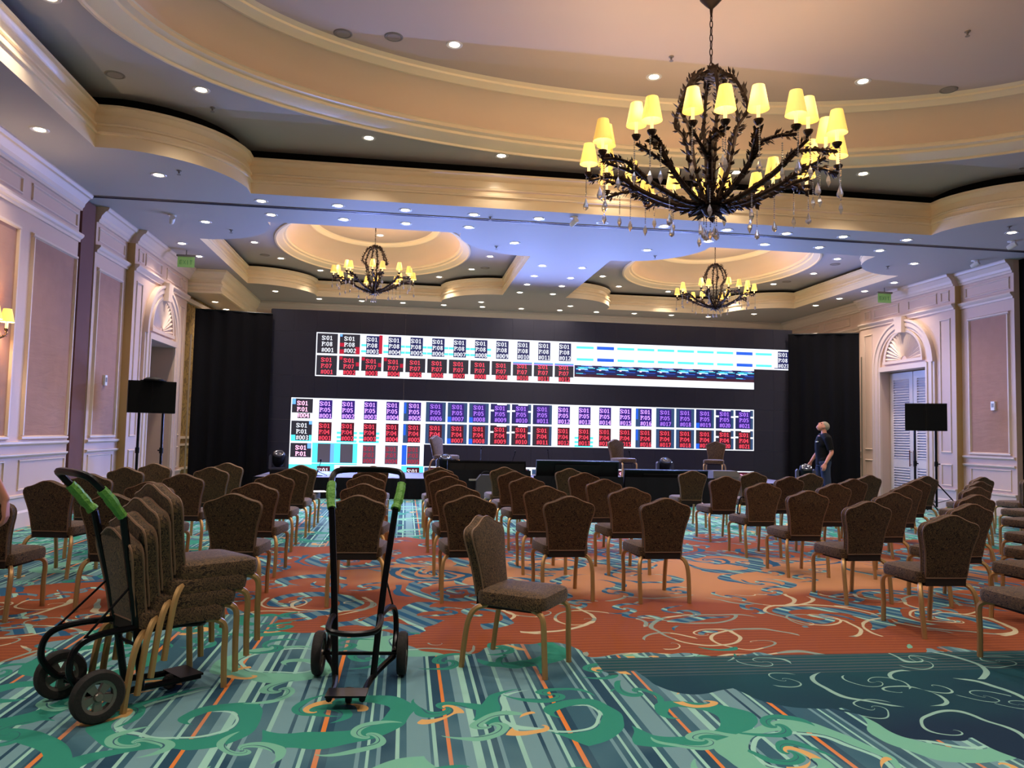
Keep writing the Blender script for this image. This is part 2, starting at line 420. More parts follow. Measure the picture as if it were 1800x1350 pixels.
# ---------------------------------------------------------------- side walls
def rect_frame(mb, P, y0, y1, z0, z1, w, d0, d1):
    """picture-frame moulding on a wall; P maps (y, z, depth)"""
    for (a, b, c, e) in ((y0,y1,z0,z0+w),(y0,y1,z1-w,z1),(y0,y0+w,z0+w,z1-w),(y1-w,y1,z0+w,z1-w)):
        vs = [P(a,c,d0),P(b,c,d0),P(b,e,d0),P(a,e,d0)]
        i = w*.28
        if b-a > e-c: q = [(a+i*.0,c+i),(b,c+i),(b,e-i),(a,e-i)]
        else: q = [(a+i,c),(b-i,c),(b-i,e),(a+i,e)]
        vs += [P(u,v,d1) for u, v in q]
        mb.add(vs, [(0,1,2,3),(4,7,6,5),(0,4,5,1),(1,5,6,2),(2,6,7,3),(3,7,4,0)])
    return mb
def run(mb, P, y0, y1, prof):
    """moulding of (depth, z) profile along the wall"""
    n = len(prof); vs = [P(y0, z, d) for d, z in prof] + [P(y1, z, d) for d, z in prof]
    mb.add(vs, [tuple(range(n)), tuple(range(2*n-1, n-1, -1))] + [(i, i+n, (i+1) % n+n, (i+1) % n) for i in range(n)]); return mb
CROWN = [(0,4.84),(.035,4.84),(.04,4.88),(.06,4.90),(.075,4.95),(.13,5.02),(.14,5.03),(.17,5.04),(.19,5.08),(.19,H1),(0,H1)]
LEDGE = [(0,4.33),(.03,4.33),(.035,4.37),(.06,4.39),(.085,4.42),(.085,4.45),(0,4.455)]
BASE = [(0,0),(.045,0),(.045,.20),(.03,.23),(.03,.40),(.05,.42),(.05,.45),(0,.455)]
RAIL = [(0,1.12),(.02,1.125),(.045,1.15),(.045,1.18),(0,1.185)]
RAIL2 = [(0,.96),(.02,.965),(.04,.99),(.04,1.01),(0,1.015)]
YD, HWD, DH = 16.83, .88, 3.15             # arched doorway: centre, half width, height of the head
BAY0, BAY1, BD = 15.10, 18.60, .14
def side_wall(side):
    P = (lambda y, z, d: (XL+d, y, z)) if side == 'left' else (lambda y, z, d: (XR-d, y, z))
    name = 'wall_'+side
    w = MB()
    def slab(y0, y1, z0, z1, d0, d1, mb=None, mi=0):
        a, b = P(y0, z0, d0), P(y1, z1, d1)
        (mb or w).box(min(a[0],b[0]), max(a[0],b[0]), y0, y1, z0, z1, mi)
    slab(YN, 12.95, 0, H1, -.4, 0)
    slab(13.62, BAY0, 0, H1, -.4, 0)
    slab(BAY0, YD-HWD, 0, H1, -.4, BD); slab(YD+HWD, BAY1, 0, H1, -.4, BD); slab(YD-HWD, YD+HWD, DH, H1, -.4, BD)
    slab(BAY1, YB, 0, H1, -.4, 0)
    wall = w.obj(name, WALLP); tag(wall, 'cream panelled side wall with wallpaper panels, %s of the photo' % ('left side' if side == 'left' else 'right side'), kind='structure')
    # folding-wall pocket
    p = MB(); slab(12.95, 13.62, 0, H1, -.4, -.12, p); p.obj('pocket_lining', BLACK, wall)
    if side == 'left':
        p = MB(); slab(13.0, 13.5, .01, H1-.03, -.11, .02, p); p.obj('folded_partition', MAUVE, wall)
    # crown, ledge, rails and base, run section by section
    for y0, y1, d in ((YN, 12.95, 0), (13.62, BAY0, 0), (BAY0-.0, BAY1, BD), (BAY1, YB, 0)):
        Q = lambda y, z, dd, d=d: P(y, z, dd+d)
        run(MB(), Q, y0, y1 if d == 0 else y1+.02, CROWN).obj('crown_moulding', PAINT, wall)
        run(MB(), Q, y0, y1, LEDGE).obj('frieze_ledge', PAINT, wall)
        segs = [(y0, y1)] if d == 0 else [(y0, YD-HWD-.25), (YD+HWD+.25, y1)]
        for a, b in segs:
            run(MB(), Q, a, b, BASE).obj('baseboard', PAINT, wall)
            if d == 0:
                run(MB(), Q, a+.03, b-.03, RAIL).obj('chair_rail', PAINT, wall); run(MB(), Q, a+.03, b-.03, RAIL2).obj('lower_rail', PAINT, wall)
    # wallpaper panels with their frames, wainscot panels below, frieze panels above
    for y0, y1 in ((11.43, 12.90), (8.30, 11.08), (5.20, 7.95), (13.74, 14.88)):
        p = MB(); slab(y0+.03, y1-.03, 1.24, 4.06, 0, .006, p); p.obj('wallpaper_panel', PAPER, wall)
        rect_frame(MB(), P, y0, y1, 1.20, 4.10, .065, 0, .04).obj('panel_frame', PAINT, wall)
        rect_frame(MB(), P, y0+.02, y1-.02, .50, .93, .03, 0, .018).obj('wainscot_frame', PAINT, wall)
    for y0, y1 in ((11.36, 12.86), (8.35, 11.1), (5.3, 8.0), (13.72, 14.95), (19.3, 20.6), (20.9, 22.6)):
        rect_frame(MB(), P, y0, y1, 4.53, 4.78, .04, 0, .022).obj('frieze_panel', PAINT, wall)
    Q = lambda y, z, d: P(y, z, d+BD)
    for y0, y1 in ((15.26, 15.54), (15.66, 16.66), (17.0, 18.0), (18.12, 18.40)):
        rect_frame(MB(), Q, y0, y1, 4.53, 4.78, .04, 0, .022).obj('frieze_panel', PAINT, wall)
    for y0, y1 in ((15.24, 15.58), (18.08, 18.42)):
        rect_frame(MB(), Q, y0, y1, 1.22, 4.16, .035, 0, .02).obj('narrow_panel_frame', PAINT, wall)
        rect_frame(MB(), Q, y0, y1, .50, .98, .035, 0, .02).obj('narrow_panel_frame', PAINT, wall)
    # return face where the bay steps forward; warm light is painted in as ochre
    p = MB(); a, b = P(BAY0, 0, 0)[0], P(BAY0, 0, BD)[0]
    p.box(min(a,b), max(a,b), BAY0-.012, BAY0, .0, 4.84); p.obj('pilaster_return', WARMLIT, wall)
    # arched casing: jambs, half ring, keystone
    R0, R1, ZS = HWD, HWD+.24, DH+.10
    ar = MB()
    for s in (-1, 1):
        y0, y1 = sorted((YD+s*R0, YD+s*R1))
        run_v = [(0, y0), (.05, y0), (.05, y0+.05), (.075, y0+.07), (.075, y1-.07), (.1, y1-.05), (.1, y1), (0, y1)]
        n = len(run_v); vs = [Q(yy, .0, dd) for dd, yy in run_v] + [Q(yy, ZS, dd) for dd, yy in run_v]
        ar.add(vs, [tuple(range(n)), tuple(range(2*n-1, n-1, -1))] + [(i, i+n, (i+1) % n+n, (i+1) % n) for i in range(n)])
    prof = [(R0,0),(R0,.05),(R0+.05,.05),(R0+.07,.075),(R1-.07,.075),(R1-.05,.1),(R1,.1),(R1,0)]; n = len(prof); vs = []; fs = []; NS = 28
    for i in range(NS+1):
        a = PI*i/NS; vs += [Q(YD+r*math.cos(a), ZS+r*math.sin(a)*.98, d) for r, d in prof]
    for i in range(NS):
        for k in range(n): q = (k+1) % n; fs.append((i*n+k, i*n+q, (i+1)*n+q, (i+1)*n+k))
    ar.add(vs, fs); ar.obj('arch_casing', PAINT, wall, smooth=True)
    kb = MB(); a = P(0,0,BD)[0]; b = P(0,0,BD+.17)[0]
    kb.add([Q(YD-.11,ZS+R0-.1,0),Q(YD+.11,ZS+R0-.1,0),Q(YD+.15,ZS+R1+.03,0),Q(YD-.15,ZS+R1+.03,0),Q(YD-.11,ZS+R0-.1,.15),Q(YD+.11,ZS+R0-.1,.15),Q(YD+.15,ZS+R1+.03,.17),Q(YD-.15,ZS+R1+.03,.17)],
           [(0,3,2,1),(4,5,6,7),(0,1,5,4),(1,2,6,5),(2,3,7,6),(3,0,4,7)]); kb.obj('keystone', PAINT, wall)
    lt = MB(); slab(YD-HWD, YD+HWD, DH, ZS+.02, BD-.02, BD+.09, lt); lt.obj('door_head', PAINT, wall)
    # sunburst fan in the half-round
    fan = MB(); RF = .66; zf = ZS+.14
    for i in range(20):
        a0, a1 = PI*i/20, PI*(i+1)/20; am = (a0+a1)/2
        pts = [(YD+.10*math.cos(a0), zf+.10*math.sin(a0), .0), (YD+.10*math.cos(a1), zf+.10*math.sin(a1), .0), (YD+RF*math.cos(a1), zf+RF*math.sin(a1), .0), (YD+RF*math.cos(a0), zf+RF*math.sin(a0), .0), (YD+RF*math.cos(am), zf+RF*math.sin(am), .05), (YD+.10*math.cos(am), zf+.10*math.sin(am), .015)]
        fan.add([Q(*p) for p in pts], [(0,5,4,3),(5,1,2,4),(3,4,2)])
    fan.obj('sunburst', PAINT, wall)
    fr = MB(); vs = []; fs = []; pr = [(RF,0),(RF,.05),(RF+.06,.06),(RF+.07,0)]; n = 4
    for i in range(25):
        a = PI*i/24; vs += [Q(YD+r*math.cos(a), zf+r*math.sin(a), d) for r, d in pr]
    for i in range(24):
        for k in range(n): q = (k+1) % n; fs.append((i*n+k, i*n+q, (i+1)*n+q, (i+1)*n+k))
    fr.add(vs, fs); slab(YD-RF-.08, YD+RF+.08, zf-.07, zf, BD, BD+.07, fr); fr.obj('sunburst_frame', PAINT, wall, smooth=True)
    return wall, P, Q, slab
wall_l, PL, QL, slab_l = side_wall('left')
wall_r, PR, QR, slab_r = side_wall('right')
# back wall and the wall behind the camera
w = MB().box(XL-.4, XR+.4, YB, YB+.3, 0, H1).obj('wall_back', WALLP); tag(w, 'cream wall behind the screen', kind='structure')
mbw = MB(); n = len(CROWN)
mbw.add([(XL, YB-d, z) for d, z in CROWN]+[(XR, YB-d, z) for d, z in CROWN], [tuple(range(n)), tuple(range(2*n-1,n-1,-1))]+[(i,i+n,(i+1)%n+n,(i+1)%n) for i in range(n)])
mbw.obj('crown_moulding', PAINT, w)
w = MB().box(XL-.4, XR+.4, YN-.3, YN, 0, H1).obj('wall_front', WALLP); tag(w, 'cream wall behind the camera', kind='structure')
# lowered corner soffit beyond the left bay
cs = bpy.data.objects.new('trim_1', None); COL.objects.link(cs); tag(cs, 'lowered corner beam with stepped mouldings at the left rear', kind='structure')
MB().box(XL, -4.42, 18.72, YB, 4.56, H1).obj('beam_core', PAINT, cs)
bp = [(0,4.56),(.06,4.56),(.06,4.60),(.03,4.64),(.03,4.70),(.075,4.73),(.075,4.78),(.04,4.80),(.04,4.87),(.09,4.92),(.12,5.0),(.17,5.04),(.17,H1),(0,H1)]
mb = MB(); n = len(bp)
mb.add([(XL, 18.72-d, z) for d, z in bp]+[(-4.42+d, 18.72-d, z) for d, z in bp]+[(-4.42+d, YB, z) for d, z in bp],
       [(i,i+n,(i+1)%n+n,(i+1)%n) for i in range(n)]+[(i+n,i+2*n,(i+1)%n+2*n,(i+1)%n+n) for i in range(n)])
mb.obj('beam_moulding', FASC, cs)
# damask-papered wall beyond the left bay
dk = MB(); dk.add([(-5.24,18.62,0),(-5.0,YB,0),(-5.0,YB,4.56),(-5.24,18.62,4.56),(-5.3,18.62,0),(-5.3,YB,0),(-5.3,YB,4.56),(-5.3,18.62,4.56)], [(0,1,2,3),(4,7,6,5),(0,4,5,1),(3,2,6,7),(1,5,6,2),(0,3,7,4)])
dkw = dk.obj('wall_corner', DAMASK); tag(dkw, 'gold damask wall beside the left drape', kind='structure')
for z0, z1, pr_ in ((.42,.47,.04),(.0,.2,.03),(.98,1.03,.04),(1.14,1.2,.04),(4.36,4.46,.09)):
    q = MB(); q.add([(-5.24,18.62,z0),(-5.0,YB,z0),(-5.0+pr_,YB,z0),(-5.24+pr_,18.62,z0),(-5.24,18.62,z1),(-5.0,YB,z1),(-5.0+pr_,YB,z1),(-5.24+pr_,18.62,z1)], [(0,1,2,3),(7,6,5,4),(0,4,5,1),(1,5,6,2),(2,6,7,3),(3,7,4,0)]); q.obj('rail', PAINT, dkw)
# passage behind the left arch
ps = bpy.data.objects.new('wall_passage', None); COL.objects.link(ps); tag(ps, 'brown papered passage wall seen through the left arch', kind='structure')
q = MB(); q.box(XL-2.0, XL-1.7, 15.3, 18.8, 0, 3.3); q.obj('passage_back', PAPERB, ps)
q = MB(); q.box(XL-1.8, XL-.4, 15.3, 15.5, 0, 3.3); q.box(XL-1.8, XL-.4, 18.5, 18.8, 0, 3.3); q.obj('passage_side', PAPERB, ps)
MB().box(XL-2.0, XL-.4, 15.3, 18.8, 3.3, 3.45).obj('passage_ceiling', CEILP, ps)
MB().box(XL-2.0, XL-.3, 15.3, 18.8, -.05, .001).obj('passage_floor', MAUVE, ps)

# ---------------------------------------------------------------- louvred doors in the right arch
LOUV = mat('louvre_white', (206,202,206), .45)
for i, s in enumerate((-1, 1)):
    d = thing('door_%d' % (i+1), None, None); tag(d, 'white louvred door leaf in the right arch, %s' % ('nearer the camera' if s < 0 else 'nearer the stage'), kind='structure')
    y0, y1 = sorted((YD+s*.01, YD+s*.87)); xf = XR-BD+.22
    f = MB(); sw = .13
    for a, b, c, e in ((y0,y0+sw,.02,3.12),(y1-sw,y1,.02,3.12),(y0+sw,y1-sw,.02,.2),(y0+sw,y1-sw,.82,1.04),(y0+sw,y1-sw,2.95,3.12)): f.box(xf, xf+.05, a, b, c, e)
    f.obj('door_frame', DOORW, d)
    MB().box(xf+.035, xf+.045, y0+sw, y1-sw, .2, 2.95).obj('door_backing', DOORW, d)
    l = MB()
    for z0, z1 in ((.2, .82), (1.04, 2.95)):
        nz = int((z1-z0)/.060)
        for k in range(nz):
            z = z0+(k+.5)*(z1-z0)/nz
            l.add([(xf+.035,y0+sw,z+.024),(xf+.035,y1-sw,z+.024),(xf-.010,y1-sw,z-.016),(xf-.010,y0+sw,z-.016),(xf+.035,y0+sw,z+.016),(xf+.035,y1-sw,z+.016),(xf-.010,y1-sw,z-.024),(xf-.010,y0+sw,z-.024)],
                  [(0,1,2,3),(7,6,5,4),(2,6,7,3),(0,4,5,1)])
    lo = l.obj('louvres', LOUV, d); lo['kind'] = 'stuff'
    ph = MB(); yh = YD+s*.075
    ph.tube([(xf-.05,yh,.86),(xf-.05,yh,1.24)], .014, 8); 
    for z in (.9, 1.2): ph.tube([(xf-.05,yh,z),(xf+.005,yh,z)], .008, 6)
    ph.obj('door_handle', mat('handle_wood', (96,50,44), .4), d)
# ---------------------------------------------------------------- video wall
def emis(name, rgb, k=1.0):
    m = bpy.data.materials.new(name); m.use_nodes = True; b = m.node_tree.nodes['Principled BSDF']
    b.inputs['Base Color'].default_value = (.012,.012,.016,1); b.inputs['Roughness'].default_value = .5
    b.inputs['Emission Color'].default_value = (*lin(rgb), 1); b.inputs['Emission Strength'].default_value = k; m.cycles.emission_sampling = 'NONE'
    return m
SCR = [mat('screen_off', (46,46,57), .55, spec=.3), emis('screen_white', (236,242,255), .5), emis('screen_navy', (28,34,92), .35), emis('screen_red', (255,70,92), .5), emis('screen_purple', (176,120,255), .5),
       emis('screen_cyan', (70,205,225), .7), emis('screen_blue', (30,90,210), .5), emis('screen_charcoal', (60,58,70), .18), emis('screen_maroon', (86,34,52), .22), emis('screen_crimson', (190,20,50), .4),
       emis('screen_slate', (52,84,128), .3), emis('screen_pink', (255,170,215), .9), emis('screen_indigo', (52,24,130), .3), emis('screen_darkred', (92,14,28), .25), emis('screen_sky', (90,150,250), .7), emis('screen_grey', (92,84,96), .3), emis('screen_lilac', (190,140,255), .8), emis('screen_line', (240,244,255), .46)]
OFF, WHT, NAV, RED, PUR, CYA, BLU, CHA, MRN, CRI, SLA, PNK, IND, DRD, SKY, GRY, LIL, LIN = range(18)
GLY = {'0':"..###..|.##.##.|##...##|##...##|##...##|##...##|##...##|.##.##.|..###..", '1':"...##..|.####..|...##..|...##..|...##..|...##..|...##..|...##..|.######",
 '2':"..####.|.##..##|.....##|.....##|....##.|...##..|..##...|.##...#|.######", '3':"..####.|.##..##|.....##|....##.|..###..|....##.|.....##|.##..##|..####.",
 '4':"....##.|...###.|..####.|.##.##.|##..##.|#######|....##.|....##.|...####", '5':".######|.##....|.##....|.#####.|....###|.....##|.....##|.##..##|..####.",
 '6':"...###.|..##...|.##....|.#####.|.##..##|.##..##|.##..##|.##..##|..####.", '7':".######|.##..##|.....##|....##.|....##.|...##..|...##..|..##...|..##...",
 '8':"..####.|.##..##|.##..##|..####.|..####.|.##..##|.##..##|.##..##|..####.", '9':"..####.|.##..##|.##..##|.##..##|..#####|.....##|.....##|....##.|..###..",
 'S':".#####.|##...##|##....#|.###...|..####.|....###|#....##|##...##|.#####.", 'P':"######.|.##..##|.##..##|.##..##|.#####.|.##....|.##....|.##....|####...",
 ':':"...|##.|##.|...|...|...|##.|##.|...", '#':"..#..#.|..#..#.|#######|..#..#.|.##.##.|.#..#..|#######|.#..#..|.#..#.."}
def glyphs(mb, text, x, z, h, y, mi):
    """bold serif bitmap lettering; (x, z) is the upper left corner, h the letter height"""
    u = h/9.0
    for ch in text:
        rows = GLY[ch].split('|')
        for r, row in enumerate(rows):
            c = 0
            while c < len(row):
                if row[c] == '#':
                    e = c
                    while e < len(row) and row[e] == '#': e += 1
                    mb.quad((x+c*u*.80, y, z-(r+1)*u), (x+e*u*.80, y, z-(r+1)*u), (x+e*u*.80, y, z-r*u), (x+c*u*.80, y, z-r*u), mi); c = e
                else: c += 1
        x += (len(rows[0])+1)*u*.80
    return mb
led = thing('video_wall', 'black video wall of square panels showing numbered test tiles behind the stage', 'video wall', (0, LEDY, 0))
panel_me = {}
def base_mesh(mi):
    if mi not in panel_me:
        g = .0008; panel_me[mi] = MB().box(g, PAN-g, 0, .09, -PAN+g, -g).mesh('led_panel', [SCR[mi]])
    return panel_me[mi]
def panel(c, r, bg, draw=None):
    o = link('led_panel', base_mesh(bg), led, (LX0+c*PAN, 0, LZ0-r*PAN))
    if draw:
        mb = MB(); draw(mb); mb.obj('screen_image', SCR, o)
    return o
def R(mb, u0, u1, v0, v1, mi, d=.002):     # rectangle in panel fractions, v downwards
    if mi == WHT: mi = LIN
    mb.quad((u0*PAN,-d,-v1*PAN),(u1*PAN,-d,-v1*PAN),(u1*PAN,-d,-v0*PAN),(u0*PAN,-d,-v0*PAN), mi)
def frame(mb, w=.045, mi=WHT):
    R(mb,0,1,0,w,mi,.003); R(mb,0,1,1-w,1,mi,.003); R(mb,0,w,0,1,mi,.003); R(mb,1-w,1,0,1,mi,.003)
def lines(mb, a, b, c, col, dx=0.0):
    if col == WHT: col = LIN
    for k, t in enumerate((a, b, c)): glyphs(mb, t, (.265+dx)*PAN, -(.15+k*.275)*PAN, .195*PAN, -.006, col)
def tile(n, P, cell, box, txt, style, extra=None):
    def f(mb):
        if style == 'frame':
            frame(mb)
            lines(mb, 'S:01', 'P:'+P, '#%03d' % n, txt, -.02)
        else:
            R(mb, .24, .82, .08, .93, box, .004); lines(mb, 'S:01', 'P:'+P, '#%03d' % n, txt)
        if extra: extra(mb)
    return f
def dash(v, u0=.0, u1=1.0, mi=CYA): return lambda mb: R(mb, u0, u1, v-.05, v+.05, mi, .003)
def many(*fs):
    def f(mb):
        for g in fs:
            if g: g(mb)
    return f
def streaks(mb):
    rnd = random.Random(5)
    R(mb,0,1,0,.10,WHT); R(mb,0,1,.10,.52,NAV,.002)
    for k in range(16):
        v = .09+.43*rnd.random(); u = rnd.random()*.7; R(mb, u, min(1, u+.15+.4*rnd.random()), v, v+.025, rnd.choice((SKY, CYA, LIL, WHT, BLU)), .004)
    R(mb,0,1,.52,.66,MRN); R(mb,0,1,.66,1,WHT)
    R(mb,.2,.3,.3,.34,PNK,.005)
for r in range(-1, 7):
    for c in range(-2, 23):
        if r == 0 and 0 <= c <= 11:
            ex = None
            if c == 1: ex = many(lambda mb: (R(mb,.05,.28,.45,.62,CRI,.004), R(mb,.75,.95,.62,.95,CRI,.004), R(mb,.05,.25,.75,.95,CRI,.004), R(mb,.06,.16,.05,.16,SKY,.004)))
            if 2 <= c <= 7: ex = many(dash(.52,.02,.25), dash(.80,.02,.25), dash(.52,.82,1), dash(.80,.82,1))
            if c == 2: ex = many(dash(.52,.02,.25), dash(.80,.02,.25), lambda mb: R(mb,.82,.97,.04,.9,CRI,.003))
            panel(c, r, CHA if c < 2 else WHT, tile(c+1, '08', None, NAV, WHT, 'frame' if c < 2 else 'box', ex))
        elif r == 0 and 12 <= c <= 21:
            mi = BLU if c in (13, 20) else CYA; h = .075 if mi == BLU else .055
            panel(c, r, WHT, lambda mb, mi=mi, h=h: (R(mb,.08,.92,.25-h,.25+h,mi,.003), R(mb,.10,.92,.82-h,.82+h,mi,.003)))
        elif r == 0 and c == 22: panel(c, r, WHT, many(tile(23, '08', None, NAV, WHT, 'box'), lambda mb: R(mb,.05,.9,.90,.94,NAV,.003)))
        elif r == 1 and 0 <= c <= 11:
            ex = (lambda mb: (R(mb,.04,.96,.70,.97,WHT,.0035),R(mb,.24,.80,.66,.92,DRD,.005))) if c >= 1 else None
            if c in (1,2,3): ex = many(ex, lambda mb: (R(mb,.06,.2,.08,.22,CRI,.004), R(mb,.8,.94,.32,.5,CRI,.004)))
            if c >= 9: ex = many(ex, lambda mb: (R(mb,.05,.95,.05,.1,SKY,.004), R(mb,.05,.95,.13,.16,LIL,.004)))
            panel(c, r, CHA, many(tile(c+1, '07', None, MRN, RED, 'frame', ex)))
        elif r == 1 and 12 <= c <= 20: panel(c, r, CHA, streaks)
        elif r in (3, 4) and c == -1:
            if r == 3: d = many(lambda mb: (frame(mb), R(mb,.05,.95,.68,.97,WHT,.003), R(mb,.05,.2,.05,.3,SKY,.003), R(mb,.3,.85,.7,.93,GRY,.004)), lambda mb: lines(mb,'S:01','P:01','#004',WHT if 0 else PNK))
            else: d = many(lambda mb: (frame(mb), R(mb,.05,.95,.68,.97,CYA,.003), R(mb,.82,.95,.05,.2,SKY,.003), R(mb,.24,.84,.68,.92,CHA,.004)), lambda mb: lines(mb,'S:01','P:01','#003',WHT))
            panel(c, r, CHA, d)
        elif r in (3, 4) and 0 <= c <= 20:
            n = c+1; wh = n <= 5 or 12 <= n <= 16; P = '05' if r == 3 else '04'; txt = LIL if r == 3 else RED; bx = IND if r == 3 else DRD
            txt = (PUR if r == 3 else RED) if not wh else (LIL if r == 3 else RED)
            ex = None
            if n in (5, 16): ex = lambda mb: (R(mb,.03,.26,.08,.95,SLA,.003), R(mb,.05,.15,.1,.6,BLU,.0035))
            if r == 4 and n in (2, 3, 13): ex = many(dash(.55,.06,.26), dash(.75,.06,.26), dash(.55,.82,.96), dash(.75,.82,.96), dash(.93,.06,.95))
            if n in (9, 10, 20, 21): ex = lambda mb: (R(mb,.04,.2,.32,.40,WHT,.004), R(mb,.82,.97,.34,.42,WHT,.004), R(mb,.35,.8,.0,.1,WHT,.004))
            if n in (7, 8, 19) : ex = lambda mb: R(mb,.05,.22,.7,.95,BLU,.003)
            panel(c, r, WHT if wh else (SLA if n in (6,7,8,17,18) else CHA), many((lambda mb, wh=wh, n=n, r=r: None if wh else (R(mb,.05,.95,.05,.95,SLA if n in (6,7,8,17,18) else (NAV if r == 3 else CHA),.002), R(mb,.84,.95,.05,.95,SLA,.0025), R(mb,.2,.8,.1,.9,(IND if r == 3 else DRD),.0027)) and None), tile(n, P, None, bx, txt, 'box' if wh else 'frame', ex)))
        elif r == 5 and c == -1: panel(c, r, CHA, many(lambda mb: (frame(mb), R(mb,.05,.95,.68,.97,WHT,.003), R(mb,.78,.95,.05,.28,SKY,.003)), lambda mb: lines(mb,'S:01','P:01','#002',PNK)))
        elif r == 5 and c in (0, 1): panel(c, r, CYA, lambda mb, c=c: (R(mb,.24,.80,.05,.9,GRY,.003), R(mb,.80,.97,.05,.9,SKY if c == 0 else CYA,.003), R(mb,.0,1,.92,.95,WHT,.004), R(mb,0,1,0,.02,WHT,.004)))
        elif r == 5 and c in (2, 3, 4): panel(c, r, WHT, tile(c+1, '03', None, GRY, CRI, 'box', (lambda mb: (R(mb,.0,.22,.05,.95,BLU,.003))) if c == 4 else None))
        elif r == 6 and 0 <= c <= 4: panel(c, r, WHT if c in (1, 2, 3) else CYA, (lambda mb: (R(mb,.24,.82,.06,.95,DRD,.003), lines(mb,'S:01','P:02','#001',WHT))) if c in (0, 1, 4) else None)
        elif r == 6 and c == -1: panel(c, r, CYA)
        elif r == 6 and 5 <= c <= 20: panel(c, r, CHA, lambda mb, c=c: (frame(mb), R(mb,.05,.95,.05,.95,SLA,.002), R(mb,.22,.84,.06,.95,DRD,.003), lines(mb,'S:01','P:02','#%03d' % (c+1),PNK)))
        else: panel(c, r, OFF)
# the light the lit tiles throw into the room
for cx, cz, w, h, k in ((LX0+11.5*PAN, LZ0-PAN, 22.5*PAN, 1.9*PAN, .5), (LX0+10*PAN, LZ0-4*PAN, 21.5*PAN, 1.9*PAN, .4), (LX0+2*PAN, LZ0-5.5*PAN, 5.5*PAN, .9*PAN, .1)):
    for q in range(6 if w > 4 else 2):
        nq = 6 if w > 4 else 2; o = light('screen_light', 'SPOT', (cx+w*((q+.5)/nq-.5), -.05, cz), SCREEN_W*4*k/nq, SCREEN_C, led, 0.0, 176, 1.0); o.rotation_euler = (-PI/2, 0, 0)
# carrying frame behind the panels
fr = MB()
for k in range(0, 26, 5): fr.box(LX0+(k-2)*PAN-.03, LX0+(k-2)*PAN+.03, .09, .17, 0, LZ0+PAN)
fr.box(LX0-2*PAN, LX0+23*PAN, .1, .16, LZ0+PAN-.1, LZ0+PAN-.04); fr.obj('support_frame', BLKM, led)

# ---------------------------------------------------------------- stage, skirt, drapes
SX0, SX1, SY0, SY1 = -3.05, 9.0, 16.55, LEDY-.06
stage = thing('stage', 'low carpeted stage deck in front of the video wall with black pleated skirt', 'stage')
nd = 5
for k in range(nd):
    a, b = SX0+(SX1-SX0)*k/nd, SX0+(SX1-SX0)*(k+1)/nd
    MB().box(a+.004, b-.004, SY0, SY1, STG-.06, STG).obj('deck', mat('stage_carpet', (112,110,128), .85, bump=(200,.2)), stage)
lg = MB()
for k in range(nd+1):
    x = SX0+.1+(SX1-SX0-.2)*k/nd
    for y in (SY0+.1, SY1-.1): lg.tube([(x,y,0),(x,y,STG-.05)], .025, 6)
lg.obj('deck_legs', BLKM, stage)
def pleats(mb, p0, p1, z0, z1, amp=.03, wl=.16, seed=1, flare=.0, rows=4):
    """hanging pleated cloth between two floor points"""
    rnd = random.Random(seed); a, b = Vector((*p0, 0)), Vector((*p1, 0)); L = (b-a).length; t = (b-a)/L; nrm = Vector((t.y, -t.x, 0)); n = max(8, int(L/wl*6)); vs = []; fs = []
    ph = [rnd.uniform(.6, 1.4) for _ in range(n//6+3)]
    for i in range(n+1):
        s = L*i/n; k = s/wl; am = amp*ph[int(k) % len(ph)]*(math.sin(2*PI*k)+.3*math.sin(2*PI*k*.37+seed))
        for j in range(rows+1):
            f = j/rows; p = a+t*s+nrm*(am*(.45+.55*(1-f))+flare*(1-f)); vs.append((p.x, p.y, z0+(z1-z0)*f))
    for i in range(n):
        for j in range(rows): q = i*(rows+1)+j; fs.append((q, q+rows+1, q+rows+2, q+1))
    mb.add(vs, fs)
    k = len(mb.v); back = [(x-nrm.x*.012, y-nrm.y*.012, z) for x, y, z in vs]; mb.add(back, [tuple(reversed(f)) for f in fs]); return mb
pleats(MB(), (SX0, SY0-.03), (SX1, SY0-.03), .01, STG-.005, .022, .15, 3).obj('skirt', SKIRT, stage, smooth=True)
pleats(MB(), (SX1+.03, SY0), (SX1+.03, SY1), .01, STG-.005, .022, .15, 4).obj('skirt', SKIRT, stage, smooth=True)
pleats(MB(), (SX0-.03, SY1), (SX0-.03, SY0), .01, STG-.005, .022, .15, 4).obj('skirt', SKIRT, stage, smooth=True)
for nm, p0, p1, ztop, pole in (('left', (-4.92, 18.62), (-3.22, 18.90), 4.16, (-4.98, 18.6)), ('right', (9.86, 18.90), (11.42, 18.2), 4.18, (11.48, 18.2))):
    d = thing('pipe_drape', 'tall black pleated drape closing the gap %s of the video wall' % nm, 'drape', group='black drapes beside the video wall')
    pleats(MB(), p0, p1, .02, ztop, .05, .34, 8 if nm == 'left' else 9, flare=.06, rows=6).obj('drape_cloth', DRAPE, d, smooth=True)
    q = MB(); q.tube([(*pole, 0), (*pole, ztop-.6)], .02, 8); q.box(pole[0]-.2, pole[0]+.2, pole[1]-.15, pole[1]+.15, 0, .012); q.obj('upright', mat('alloy', (170,160,140), .35, .7), d)
    q = MB(); q.tube([(*p0, ztop), (*p1, ztop)], .02, 8); q.obj('crossbar', BLKM, d)

